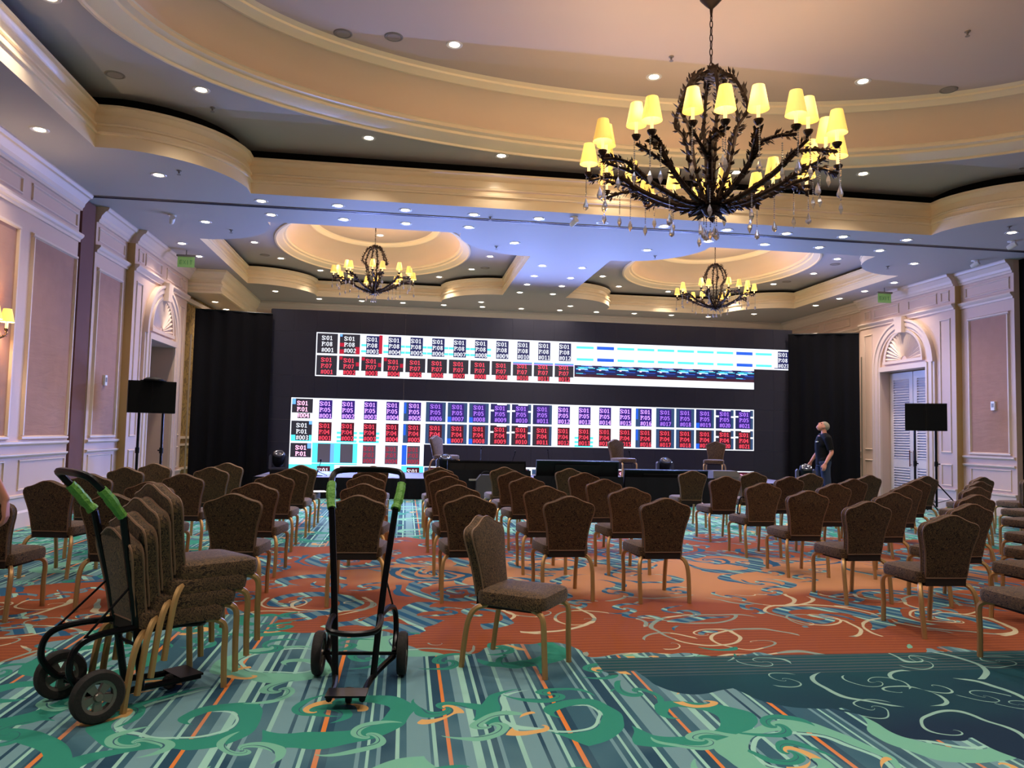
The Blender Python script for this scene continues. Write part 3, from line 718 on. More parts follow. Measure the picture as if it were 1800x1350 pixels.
# ---------------------------------------------------------------- monitors and black cloths before the stage
def confidence_monitor(x0, x1, y, z0, z1, lean, label):
    d = thing('confidence_monitor', label, 'monitor', ((x0+x1)/2, y, 0), 0, 'monitors facing the stage'); w = (x1-x0)/2; T = Matrix.Translation((0,0,z0)) @ Matrix.Rotation(-lean, 4, 'X')
    h = z1-z0
    MB().box(-w, w, -.03, .03, 0, h, 0, T).obj('housing', BLKP, d)
    b = MB()
    for a, c, e, f in ((-w,w,0,.03),(-w,w,h-.03,h),(-w,-w+.03,.03,h-.03),(w-.03,w,.03,h-.03)): b.box(a, c, -.045, -.03, e, f, 0, T)
    b.obj('bezel', BLKM, d)
    MB().box(-w*.55, w*.55, -.075, -.03, h*.18, h*.8, 0, T).obj('rear_cover', BLKP, d)
    s = MB(); s.tube([(-w*.6,.05,0),(-w*.6,0,z0+.05)], .02, 6); s.tube([(w*.6,.05,0),(w*.6,0,z0+.05)], .02, 6); s.obj('stand', BLKM, d)
confidence_monitor(.86, 2.46, 15.62, .44, .87, .12, 'black monitor before the stage, leftmost of three')
confidence_monitor(2.66, 4.38, 15.62, .50, .92, -.22, 'tilted black monitor before the stage, middle of three')
confidence_monitor(4.50, 6.30, 15.62, .36, .76, -.22, 'tilted black monitor before the stage, rightmost of three')
for x0, x1, lab, sd in ((.80, 2.52, 'black cloth hanging below the leftmost monitor', 5), (2.58, 4.44, 'black cloth hanging below the middle monitor', 6), (4.47, 6.40, 'black cloth hanging below the rightmost monitor', 7)):
    d = MB(); pleats(d, (x0, 15.36), (x1, 15.36), .01, .60 if x0 > 2 else .70, .035, .42, sd, rows=5)
    tag(d.obj('riser_cloth', SKIRT, None, smooth=True), lab, 'cloth', 'black cloths before the stage')
cs_ = thing('equipment_case', 'dark grey soft case standing below the leftmost monitor', 'case', (1.60, 15.12, 0))
q = MB(); q.prism([(-.2,0),(.2,0),(.2,.5),(.14,.62),(-.12,.62),(-.2,.52)], -.11, .11); q.obj('case_body', mat('grey_nylon', (52,50,56), .8), cs_)
q = MB(); q.tube(bez((-.1,0,.62),(-.08,0,.7),(.08,0,.7),(.1,0,.62)), .012, 6); q.obj('case_handle', BLKP, cs_)
q = MB(); q.box(-.34,-.2,-.03,.03,.50,.53); q.obj('latch', GREY, cs_)
q = thing('stage_wedge', 'grey box standing at the stage edge before the right stage chair', 'speaker', (7.0, 16.30, 0))
MB().prism([(-.32,0),(.32,0),(.32,.62),(.22,.72),(-.32,.72)], -.17, .17).obj('cabinet', mat('grey_paint', (96,88,86), .6), q)
MB().box(-.28,.28,-.18,-.17,.08,.6).obj('grille', mat('grille_grey', (78,74,74), .8), q)
q = thing('white_riser_sign', 'white glowing strip between the left and middle monitors', 'sign', (2.56, 15.9, 0))
MB().box(-.12,.16,-.01,.01,.70,.74).obj('strip', SCR[LIN], q); MB().box(.02,.07,-.01,.01,.58,.70).obj('strip_stem', SCR[LIN], q); MB().tube([(.02,.03,0),(.02,.03,.7)], .012, 6).obj('pole', BLKM, q)
# moving-head lights
def moving_head(x, y, z, yaw, tilt, label):
    d = thing('moving_head_light', label, 'stage light', (x, y, z), yaw, 'moving-head stage lights')
    MB().box(-.17,.17,-.15,.15,0,.10).obj('base', BLKP, d)
    y_ = MB()
    for s in (-1, 1): y_.prism([(s*.16,.10),(s*.20,.12),(s*.20,.38),(s*.17,.42),(s*.145,.40),(s*.145,.14)], -.06, .06)
    y_.box(-.16,.16,-.06,.06,.10,.14); y_.obj('yoke', mat('yoke_grey', (70,70,84), .35, .3), d)
    T = Matrix.Translation((0,0,.33)) @ Matrix.Rotation(tilt, 4, 'X')
    MB().lathe([(.0,-.17),(.09,-.16),(.125,-.08),(.135,.05),(.13,.14),(.115,.15)], 18, 0, T).obj('head', BLKP, d, smooth=True)
    MB().lathe([(.115,.15),(.11,.165),(.075,.16),(.04,.175),(0,.18)], 18, 0, T).obj('lens', mat('lens_glass', (70,74,86), .12, .6), d, smooth=True)
moving_head(-2.72, 17.4, STG+.001, .2, -.9+1.5, 'moving-head light on the stage left of the video tiles')
moving_head(.88, 16.80, STG+.001, 0, .5, 'moving-head light behind the leftmost monitor')
moving_head(5.98, 17.3, STG+.001, 0, .6, 'moving-head light between the two right stage chairs')
moving_head(8.42, 15.40, .40, -.3, .5, 'moving-head light on a case near the standing man')
q = thing('light_case', 'black case carrying the moving-head light near the man', 'case', (8.42, 15.40, 0))
MB().box(-.26,.26,-.24,.24,.03,.395).obj('case_body', BLKP, q)
e = MB()
for sx in (-.265,.255):
    for sy in (-.245,.235): e.box(sx,sx+.01,sy,sy+.01,.03,.4)
e.obj('case_edge', GREY, q)
for sx in (-.2,.2):
    for sy in (-.18,.18): MB().lathe([(.0,-.015),(.03,-.015),(.03,.015),(0,.015)],10,0,Matrix.Translation((sx,sy,.03)) @ Matrix.Rotation(PI/2,4,'X')).obj('castor', RUB, q)
# microphone stands on the deck
for k, (x, y, h, ln, lab) in enumerate(((-1.85,17.0,.30,.25,'small table microphone stand on the stage left end'),(1.72,17.5,.62,0,'thin upright microphone behind the leftmost monitor'),(2.32,17.4,.55,.3,'slanted microphone between the left and middle monitors'),(3.35,17.6,.6,-.12,'thin microphone behind the middle monitor'),(5.32,17.6,.6,-.16,'thin microphone right of the middle stage chair'))):
    d = thing('microphone_stand', lab, 'microphone', (x, y, STG)); b = MB(); b.lathe([(0,.0),(.13,0),(.12,.015),(.02,.03),(0,.03)], 14); b.obj('base', BLKP, d)
    b = MB(); b.tube([(0,0,.02),(ln*h*.5,0,h*.55),(ln*h,0,h)], .008, 6); b.obj('gooseneck', BLKM, d)
    b = MB(); b.lathe([(0,0),(.018,.01),(.02,.05),(0,.06)], 8, 0, Matrix.Translation((ln*h,0,h))); b.obj('capsule', BLKP, d)
    if k == 0:
        b = MB()
        for a in (0, 2.1, 4.2): b.tube([(0,0,.1),(.22*math.cos(a),.22*math.sin(a),.01)], .008, 6)
        b.obj('leg', BLKM, d)
# loudspeakers on tripods
def speaker_stand(x, y, h, rz, label):
    d = thing('speaker_stand', label, 'speaker stand', (x, y, 0), rz, 'tripod speaker stands'); b = MB(); b.tube([(0,0,.12),(0,0,h)], .022, 10); b.obj('pole', BLKM, d)
    b = MB(); b.tube([(0,0,.95),(0,0,1.05)], .035, 10); b.obj('collar', BLKP, d); b = MB(); b.tube([(0,0,1.0),(.08,0,1.0)], .014, 6); b.obj('knob', BLKP, d)
    for a in (.3, 2.4, 4.5):
        b = MB(); b.tube([(0,0,.62),(.52*math.cos(a),.52*math.sin(a),.015)], .014, 6); b.obj('leg', BLKM, d)
        b = MB(); b.tube([(0,0,.2),(.27*math.cos(a),.27*math.sin(a),.30)], .008, 6); b.obj('brace', BLKM, d)
def speaker(x, y, z, rz, label):
    d = thing('loudspeaker', label, 'speaker', (x, y, z), rz, 'loudspeakers on tripods')
    MB().prism([(-.19,0),(.19,0),(.19,.56),(-.19,.56)], -.17, .17).obj('cabinet', BLKP, d)
    MB().box(-.175,.175,-.178,-.17,.02,.54).obj('grille', mat('speaker_grille', (4,4,5), .8, spec=.15, bump=(300,.5)), d)
for x, y, r, lab in ((-4.66,14.35,.36,'left arch, left one of the pair'),(-4.296,14.475,.36,'left arch, right one of the pair'),(10.52,14.78,-.60,'louvred doors, left one of the pair'),(10.838,14.563,-.60,'louvred doors, right one of the pair')):
    zt = 1.66 if x < 0 else 1.68
    speaker_stand(x, y+.02, zt, .6+x, 'black tripod stand before the '+lab); speaker(x, y, zt, r, 'black loudspeaker before the '+lab)
q = thing('cap', 'black cap lying on top of the left loudspeaker pair', 'cap', (-4.44, 14.35, 2.222)); MB().lathe([(.17,0),(.165,.03),(.12,.06),(0,.075)], 16).obj('crown', BLKP, q, smooth=True); MB().lathe([(.17,0),(.21,.004),(.21,.012),(.165,.012)],16).obj('brim', BLKP, q)
# ---------------------------------------------------------------- banquet chairs
def fabric_material():
    m = bpy.data.materials.new('chair_fabric'); m.use_nodes = True; S.nt = m.node_tree; b = m.node_tree.nodes['Principled BSDF']
    o, x, y, z = xyz()
    w = noise(o, 17.0, 1.0, 2.5); v = voro(o, 46.0)
    f = ((w*7.0).fr().gt(.48)*.75 + v.lt(.30)*.35).mn(1.0)
    S.nt.links.new(mixc(f, lin((42,30,22)), lin((112,86,56))).o, b.inputs['Base Color'])
    b.inputs['Roughness'].default_value = .78; b.inputs['Specular IOR Level'].default_value = .25; b.inputs['Sheen Weight'].default_value = .15
    bn = S.nt.nodes.new('ShaderNodeBump'); bn.inputs['Strength'].default_value = .5; bn.inputs['Distance'].default_value = .004
    S.nt.links.new(f.o, bn.inputs['Height']); S.nt.links.new(bn.outputs[0], b.inputs['Normal']); return m
FAB = fabric_material()
PIPE = mat('piping_fabric', (120,88,62), .5, sheen=.2)
UNDER = mat('seat_underside', (34,22,17), .8)
def rounded_rect_loop(x0, x1, xr, y0, y1, r=.07, n=4):
    """seat outline: front half-width x1, rear half-width x0, corners rounded"""
    out = []
    for cx, cy, a0 in ((x1-r, y1-r, 0), (-x1+r, y1-r, PI/2), (-x0+r, y0+r, PI), (x0-r, y0+r, 1.5*PI)):
        for i in range(n+1): a = a0+PI/2*i/n; out.append((cx+r*math.cos(a), cy+r*math.sin(a)))
    return out
BACK_HALF = [(0,.905),(.032,.902),(.070,.888),(.110,.868),(.150,.853),(.184,.845),(.208,.834),(.222,.813),(.226,.79),(.218,.745),(.202,.69),(.186,.62),(.175,.54),(.17,.47),(.165,.43)]
def build_chair(label):
    c = thing('banquet_chair', label, 'chair')
    lp = rounded_rect_loop(.205, .235, 0, -.21, .265); n = len(lp); cxy = (0, .03); vs = []; fs = []
    rings = [(.90,.385),(.985,.392),(1.0,.415),(1.0,.445),(.975,.468),(.85,.482),(.5,.489)]
    for s, z in rings: vs += [(cxy[0]+(p[0]-cxy[0])*s, cxy[1]+(p[1]-cxy[1])*s, z) for p in lp]
    for i in range(len(rings)-1):
        for k in range(n): q = (k+1) % n; fs.append((i*n+k, i*n+q, (i+1)*n+q, (i+1)*n+k))
    fs.append(tuple((len(rings)-1)*n+k for k in range(n))); fs.append(tuple(range(n-1,-1,-1)))
    MB().add(vs, fs).obj('seat', FAB, c, smooth=True)
    MB().box(-.17,.17,-.17,.20,.365,.387).obj('seat_base', UNDER, c)
    def yb(z): return -.185-.085*((z-.43)/.475)**1.15
    ol = [(x, z) for x, z in BACK_HALF] + [(-x, z) for x, z in reversed(BACK_HALF[1:])]; n = len(ol); vs = []; fs = []
    for s, dy in ((.90,.038),(.97,.034),(1.0,.020),(1.0,-.022),(.975,-.033),(.90,-.037)):
        for x, z in ol: zz = .66+(z-.66)*s; vs.append((x*s, yb(zz)+dy, zz))
    for i in range(5):
        for k in range(n): q = (k+1) % n; fs.append((i*n+k, i*n+q, (i+1)*n+q, (i+1)*n+k))
    fs.append(tuple(range(n-1,-1,-1))); fs.append(tuple(5*n+k for k in range(n)))
    bk = MB().add(vs, fs).obj('backrest', FAB, c, smooth=True)
    p = MB()
    for dy in (.026, -.030): p.tube([(x*1.0, yb(z)+dy, z) for x, z in ol], .0065, 5, closed=True)
    p.obj('piping', PIPE, bk, smooth=True)
    MB().box(-.16,.16,-.215,-.165,.37,.45).obj('back_bracket', UNDER, c)
    for s in (-1, 1):
        pts = cat_path([(s*.165,.17,.385),(s*.198,.225,.375),(s*.212,.258,.33),(s*.203,.264,.18),(s*.200,.272,.0)], 4)
        MB().tube(pts, .0185, 6).obj('leg', GOLD, c, smooth=True)
        pts = cat_path([(s*.10,-.06,.372),(s*.165,-.15,.380),(s*.205,-.205,.355),(s*.222,-.240,.28),(s*.224,-.262,.14),(s*.222,-.278,.0)], 4)
        MB().tube(pts, .0185, 6).obj('leg', GOLD, c, smooth=True)
    return c
chair_proto = None
def put_chair(x, y, heading, label, group=None, z=0.0):
    """heading: angle of the facing direction from +Y, counter-clockwise"""
    global chair_proto
    if chair_proto is None: c = chair_proto = build_chair(label)
    else: c = copy_tree(chair_proto)
    c.location = (x, y, z); c.rotation_euler = (0, 0, heading); c['label'] = label
    if group: c['group'] = group
    elif 'group' in c: del c['group']
    return c
# seated block left of the aisle: seven columns of five, peaks of the backs as measured, the chair stands .27 m ahead
def hd(j): return random.Random(j).uniform(-.05, .05)
COLS = [[(-3.05,6.14),(-3.30,7.80),(-3.36,8.93),(-3.50,10.40),(-3.50,11.55)],[(-2.26,6.44),(-2.41,7.82),(-2.47,9.18),(-2.54,10.75),(-2.62,12.05)],[(-1.37,6.56),(-1.44,7.85),(-1.51,9.42),(-1.50,10.66),(-1.51,11.75)],
        [(-.37,6.52),(-.40,7.92),(-.45,9.45),(-.46,10.68),(-.46,11.75)],[(.57,6.64),(.55,7.90),(.53,9.40),(.52,10.73),(.52,11.75)],[(1.44,6.66),(1.46,7.92),(1.53,9.58),(1.53,10.80),(1.57,12.15)],[(2.28,6.56),(2.35,7.88),(2.44,9.28),(2.54,10.77),(2.60,12.05)]]
HEAD = [-.10, -.06, -.05, -.03, .02, .03, .05]
RN = ['in the back row nearest the camera', 'in the second row from the camera', 'in the middle row', 'in the second row from the stage', 'in the front row nearest the stage']
for i, colm in enumerate(COLS):
    for j, (x, y) in enumerate(colm):
        h = HEAD[i]+hd(i*10+j); put_chair(x+.27*-math.sin(h)*1, y+.27*math.cos(h), h, 'brown banquet chair in the main block, %s column from the left wall, %s' % (ORD[i], ['rear row','second row','middle row','fourth row','front row'][j]), 'chairs in the main block')
RIGHT = [[(4.11,4.58,1),(4.07,5.59,0),(4.11,6.72,0),(4.25,7.98,0),(4.36,9.25,0),(4.46,10.62,0),(4.60,12.20,0)],[(5.10,5.66,1),(5.00,6.58,0),(5.13,7.88,0),(5.29,9.27,0),(5.49,10.80,0),(5.53,12.02,0)],[(5.92,6.50,1),(5.95,7.69,0),(6.18,9.18,0),(6.26,10.45,0),(6.40,11.86,0)],
         [(6.86,7.60,1),(7.00,9.02,0),(7.20,10.40,0),(7.28,11.68,0)],[(8.06,9.06,1),(8.06,10.27,0),(8.21,11.60,0)],[(9.15,10.36,1),(9.16,11.56,0)],[(10.30,11.83,1)]]
for i, colm in enumerate(RIGHT):
    for j, (x, y, edge) in enumerate(colm):
        n = len(colm)-1-j; h = (.02 if i == 0 else .06)+.02*i+hd(200+i*10+j)
        put_chair(x, y, h, 'brown banquet chair right of the aisle, %s column from the aisle, %s from the stage' % (ORD[i], ORD[n]), 'chairs in the stepped right block')
put_chair(.74, 4.895, -math.radians(90+32.5), 'brown banquet chair standing alone and turned sideways before the rows')
# chairs on the stage
put_chair(.90, 17.45, -math.radians(125), 'banquet chair on the stage behind the leftmost monitor', 'chairs on the stage', STG+.002)
put_chair(5.01, 17.45, -math.radians(155), 'banquet chair on the stage between the middle and right monitors', 'chairs on the stage', STG+.002)
put_chair(7.26, 17.47, math.radians(150), 'banquet chair on the stage, rightmost of the three', 'chairs on the stage', STG+.002)
# stack of four on the hand truck
SH = Vector((.757,.655,0)); SR = Vector((.655,-.757,0)); SB = Vector((-1.363,4.196,0)) - SR*.222 + SH*.278
for k, nm in enumerate(('bottom chair', 'second chair from the bottom', 'second chair from the top', 'top chair')):
    p = SB + SH*(.065*k); put_chair(p.x, p.y, math.atan2(-SH.x, SH.y), 'brown banquet chair stacked on the hand truck, %s of four' % nm, 'chairs stacked on the hand truck', .045+.074*k-.045)

# ---------------------------------------------------------------- hand trucks
TAPE = mat('green_tape', (96,158,60), .5, bump=(90,.6), vary=.25)
HUB = mat('wheel_hub', (120,114,106), .35, .5)
def hand_truck(x, y, heading, label, fork):
    d = thing('hand_truck', label, 'hand truck', (x, y, 0), heading, 'chair hand trucks'); r = .019
    up_l = [(.105,.27,.07),(.12,.235,.30),(.145,.18,.60),(.185,.10,.98)]
    for s in (-1, 1):
        MB().tube([(s*a,b,c) for a, b, c in up_l], r, 8).obj('upright', BLKM, d, smooth=True)
    hb = cat_path([(.185,.10,.98),(.205,.02,1.08),(.207,-.065,1.175),(.15,-.10,1.20),(0,-.105,1.205),(-.15,-.10,1.20),(-.207,-.065,1.175),(-.205,.02,1.08),(-.185,.10,.98)], 4)
    MB().tube(hb, r, 8).obj('handle', BLKM, d, smooth=True)
    for s in (-1, 1):
        pts = [(s*.186,.095,.985),(s*.197,.058,1.03),(s*.205,.02,1.08),(s*.208,-.02,1.125)]; t = MB(); rr = []
        fine = cat_path(pts, 4); rn = random.Random(3+s)
        t.tube(fine, [r+.006+rn.uniform(0,.006) for _ in fine], 8); t.obj('tape_wrap', TAPE, d)
    for s in (-1, 1):
        pts = cat_path([(s*.13,.22,.40),(s*.16,.02,.40),(s*.185,-.09,.36),(s*.195,-.115,.25),(s*.195,-.05,.15),(s*.195,0,.13)], 5)
        MB().tube(pts, r*.9, 8).obj('rear_strut', BLKM, d, smooth=True)
    MB().tube([(-.245,0,.125),(.245,0,.125)], .011, 8).obj('axle', BLKM, d)
    f = cat_path([(.13,.22,.40),(.14,fork*.7,.385),(.12,fork,.36),(0,fork+.03,.352),(-.12,fork,.36),(-.14,fork*.7,.385),(-.13,.22,.40)], 5)
    MB().tube(f, r*.85, 8).obj('carrier_fork', BLKM, d, smooth=True)
    MB().tube([(-.125,.235,.30),(.125,.235,.30)], .009, 6).obj('cross_bar', BLKM, d)
    for s in (-1, 1):
        MB().tube(cat_path([(s*.195,0,.11),(s*.14,.12,.085),(s*.105,.27,.075),(s*.085,.42,.065),(s*.085,.60,.062)], 4), r*.9, 8).obj('base_rail', BLKM, d, smooth=True)
        b = MB(); b.tube([(s*.142,.175,.62),(s*.175,-.05,.40)], .006, 6); b.obj('brace', BLKM, d)
    MB().box(-.105,.105,.48,.61,.070,.080).obj('toe_plate', BLKM, d)
    cw = MB(); cw.lathe([(0,-.016),(.034,-.016),(.04,-.01),(.04,.01),(.034,.016),(0,.016)], 14, 0, Matrix.Translation((0,.47,.04)) @ Matrix.Rotation(PI/2,4,'Y')); cw.box(-.022,.022,.455,.485,.05,.075); cw.obj('castor', RUB, d)
    for s in (-1, 1):
        T = Matrix.Translation((s*.245,0,.127)) @ Matrix.Rotation(PI/2,4,'Y')
        w = MB().lathe([(.082,-.026),(.095,-.028),(.117,-.026),(.126,-.014),(.127,0),(.126,.014),(.117,.026),(.095,.028),(.082,.026),(.082,-.026)], 28, 0, T).obj('wheel', RUB, d, smooth=True)
        h = MB(); h.lathe([(.068,-.016),(.082,-.020),(.084,.0),(.082,.020),(.068,.016),(.068,-.016)], 28, 0, T); h.lathe([(0,-.026),(.018,-.026),(.024,-.016),(.024,.016),(.018,.026),(0,.026)], 14, 0, T)
        for k in range(5):
            A = T @ Matrix.Rotation(2*PI*k/5, 4, 'Z'); h.add([(.015,-.014,-.011),(.07,-.022,-.013),(.07,.022,-.013),(.015,.014,-.011),(.015,-.014,.011),(.07,-.022,.013),(.07,.022,.013),(.015,.014,.011)], [(0,3,2,1),(4,5,6,7),(0,1,5,4),(2,3,7,6),(1,2,6,5),(3,0,4,7)], 0, A)
        h.obj('hub', HUB, w)
    return d
hand_truck(-1.602, 4.253, math.atan2(-SH.x, SH.y), 'black two-wheeled hand truck with green-taped handles loaded with stacked chairs', .58)
hand_truck(-.222, 4.74, PI-.07, 'empty black two-wheeled hand truck with green-taped handles', .42)

# ---------------------------------------------------------------- chandeliers
def shade_material(name, k):
    m = bpy.data.materials.new(name); m.use_nodes = True; S.nt = m.node_tree; b = m.node_tree.nodes['Principled BSDF']
    o, x, y, z = xyz(); n = noise(vec(x*60.0, y*60.0, z*2.0), 1.0, 2.0)
    b.inputs['Base Color'].default_value = (*lin((222,184,110)), 1); b.inputs['Roughness'].default_value = .8
    S.nt.links.new(mixc(n, lin((232,160,52)), lin((250,206,104))).o, b.inputs['Emission Color']); b.inputs['Emission Strength'].default_value = SHADE_E*k; m.cycles.emission_sampling = 'NONE'
    return m
SHADES = [shade_material('lamp_shade_%s' % n, k) for n, k in (('soft', .75), ('warm', 1.0), ('bright', 1.45))]
BULB = mat('bulb_glow', (255,240,210), .5, emit=(255,226,170), estr=9.0)
CANDLE = mat('candle_sleeve', (226,206,160), .5, emit=(255,214,140), estr=.5)
CRYST = mat('crystal', (240,242,250), .08, spec=1.0, trans=.7)
def leafy(mb, pts, rad, every, size, seed):
    rn = random.Random(seed); P = [Vector(p) for p in pts]
    mb.tube(P, rad, 6)
    for i in range(1, len(P)-1):
        t = (P[i+1]-P[i-1]).normalized()
        for k in range(every):
            a = rn.uniform(0, 2*PI); o = t.orthogonal().normalized(); d = (Matrix.Rotation(a, 3, t) @ o); base = P[i]+d*.01; tip = base+(d*.7+t*.7).normalized()*size*rn.uniform(.7,1.3); sd = t.cross(d)*size*.28
            mid = (base+tip)/2
            mb.add([base, mid+sd, tip, mid-sd, mid+d*size*.12], [(0,1,4),(1,2,4),(2,3,4),(3,0,4)])
strand_me = {}
def strand(n, drop):
    if (n, drop) not in strand_me:
        b = MB()
        for k in range(n): b.lathe([(0,.012),(.0105,0),(0,-.012)], 6, 0, Matrix.Translation((0,0,-.012-k*.023)))
        z = -.012-n*.023
        if drop == 0: b.lathe([(0,0),(.014,-.04),(.034,-.10),(.030,-.125),(0,-.15)], 8, 0, Matrix.Translation((0,0,z)))
        else: b.lathe([(0,0),(.024,-.05),(.030,-.085),(0,-.15)], 4, 0, Matrix.Translation((0,0,z)))
        strand_me[(n, drop)] = b.mesh('crystal_strand', [CRYST], smooth=False)
    return strand_me[(n, drop)]
def chandelier(x, y, ztop, zhub, scale, narm, label, chain_len, w):
    d = thing('chandelier', label, 'chandelier', (x, y, zhub), .13, 'iron leaf chandeliers'); d.scale = (scale,)*3
    b = MB(); b.lathe([(0,-.10),(.06,-.08),(.10,-.02),(.13,.03),(.11,.09),(.05,.13),(0,.14)], 14)
    for k in range(22):
        a = k*2.399; r = .10; z = -.06+.006*k; b.add([(r*math.cos(a),r*math.sin(a),z),(1.5*r*math.cos(a+.3),1.5*r*math.sin(a+.3),z-.03),(2.1*r*math.cos(a),2.1*r*math.sin(a),z-.07),(1.5*r*math.cos(a-.3),1.5*r*math.sin(a-.3),z-.03)], [(0,1,2,3)])
    b.obj('hub', IRON, d)
    # central stem cage up to the crown
    for k in range(6):
        a = 2*PI*k/6+.2; c, s = math.cos(a), math.sin(a)
        b = MB(); leafy(b, [(r*c, r*s, z) for r, z, _ in cat_path([(.08,.08,0),(.22,.45,0),(.30,.85,0),(.42,1.05,0),(.33,1.32,0),(.22,1.48,0),(.05,1.55,0)], 4)], .020, 4, .09, k); b.obj('stem_scroll', IRON, d)
    b = MB(); b.lathe([(0,1.60),(.05,1.59),(.11,1.55),(.07,1.50),(0,1.48)], 12); b.obj('crown', IRON, d)
    sm = [MB().lathe([(.104,0),(.060,.235)], 20).mesh('lamp_shade', [SHADES[i]], True) for i in range(3)]
    can = MB().lathe([(.0,-.10),(.018,-.10),(.018,.05),(0,.05)], 8).mesh('candle', [CANDLE]); cup = MB().lathe([(0,-.16),(.02,-.155),(.045,-.12),(.05,-.10),(.02,-.095)], 10).mesh('drip_cup', [IRON]); blb = MB().lathe([(0,.05),(.02,.07),(.024,.10),(.012,.13),(0,.14)], 8).mesh('bulb', [BULB], True)
    rn = random.Random(int(x*10))
    for k in range(narm):
        a = 2*PI*k/narm; c, s = math.cos(a), math.sin(a)
        main = cat_path([(.06,.03,0),(.35,.06,0),(.72,.22,0),(1.0,.42,0)], 5)
        b = MB(); leafy(b, [(r*c, r*s, z) for r, z, _ in main], .030, 4, .085, 50+k)
        for m_, (rr, zz, da) in enumerate(((1.36,.52,.105),(1.20,.60,-.135))):
            a2 = a+da; e = Vector((rr*math.cos(a2), rr*math.sin(a2), zz)); p0 = Vector((.98*c,.98*s,.41)) if m_ == 0 else Vector((.78*c,.78*s,.255)); mid = (p0+e)/2+Vector((0,0,-.06 if m_ == 0 else -.07))
            leafy(b, [tuple(q) for q in cat_path([p0, mid, e+Vector((0,0,-.16))], 5)], .018, 3, .075, 90+k*2+m_)
        b.obj('arm', IRON, d)
        for m_, (rr, zz, da) in enumerate(((1.36,.55,.105),(1.20,.63,-.135))):
            a2 = a+da; p = (rr*math.cos(a2), rr*math.sin(a2), zz)
            link('drip_cup', cup, d, p); link('candle', can, d, p); link('bulb', blb, d, p)
            link('lamp_shade', sm[rn.choice((0,0,1,1,1,2,2))], d, p)
            if m_ == 0: light('bulb_light', 'POINT', (p[0], p[1], p[2]+.262), w*2, BULB_C, d, .025)
            st = link('crystal_strand', strand(9+rn.randrange(8), rn.randrange(2)), d, (p[0]*1.02, p[1]*1.02, p[2]-.15))
            if m_ == 0: st = link('crystal_strand', strand(6+rn.randrange(7), rn.randrange(2)), d, (p[0]*.86, p[1]*.86, p[2]-.2))
        if k % 2 == 0: link('crystal_strand', strand(7, rn.randrange(2)), d, (.5*c, .5*s, .08))
    for k in range(4): link('crystal_strand', strand(5, 0), d, (.08*math.cos(k*1.6), .08*math.sin(k*1.6), -.08))
    # chain and canopy
    b = MB(); z0 = 1.60; z1 = (ztop-zhub)/scale-.22; nl = max(3, int((z1-z0)/.075)); h = (z1-z0)/nl
    for k in range(nl):
        zc = z0+(k+.5)*h; ring = [(.016*math.cos(t), 0, zc+h*.62*math.sin(t)) for t in [2*PI*i/8 for i in range(8)]]
        if k % 2: ring = [(q[1], q[0], q[2]) for q in ring]
        b.tube(ring, .006, 5, closed=True)
    b.obj('chain', IRON, d)
    zt = (ztop-zhub)/scale; b = MB(); b.lathe([(0,zt-.26),(.012,zt-.24),(.02,zt-.16),(.07,zt-.11),(.13,zt-.04),(.135,zt),(0,zt)], 18); b.obj('canopy', IRON, d, smooth=True)
    return d
chandelier(XC, 8.10, H3, 4.00, 1.0, 12, 'large dark iron chandelier with yellow shades and crystals under the big dome', 1, BULB_W)
chandelier(-.82, 17.88, H3B, 4.62, .68, 8, 'smaller iron chandelier with yellow shades under the left rear dome', 1, BULB_W*.8)
chandelier(7.42, 17.88, H3B, 4.62, .68, 8, 'smaller iron chandelier with yellow shades under the right rear dome', 1, BULB_W*.8)

# ---------------------------------------------------------------- recessed downlights
LENS = mat('downlight_lens', (255,250,240), .4, emit=(255,240,214), estr=LENS_E)
TRIM = mat('downlight_trim', (206,202,200), .35)
DARKT = mat('downlight_dark', (120,112,104), .5)
trim_me = MB().lathe([(.075,.03),(.078,-.004),(.105,-.008),(.112,.0),(.112,.004)], 20).mesh('trim_ring', [TRIM], True)
lens_me = MB().lathe([(0,-.002),(.06,-.003),(.078,.004)], 20).mesh('lens', [LENS], True)
lens_off = MB().lathe([(0,.012),(.078,.012)], 20).mesh('lens', [DARKT], True)
def downlight(x, y, z, label, group, on=True, w=1.0):
    d = thing('downlight', label, 'downlight', (x, y, z), 0, group); link('trim_ring', trim_me, d); link('lens', lens_me if on else lens_off, d)
    if on:
        light('downlight_beam', 'SPOT', (0, 0, -.02), SPOT_W*w, SPOT_C, d, .05, 112, .9)
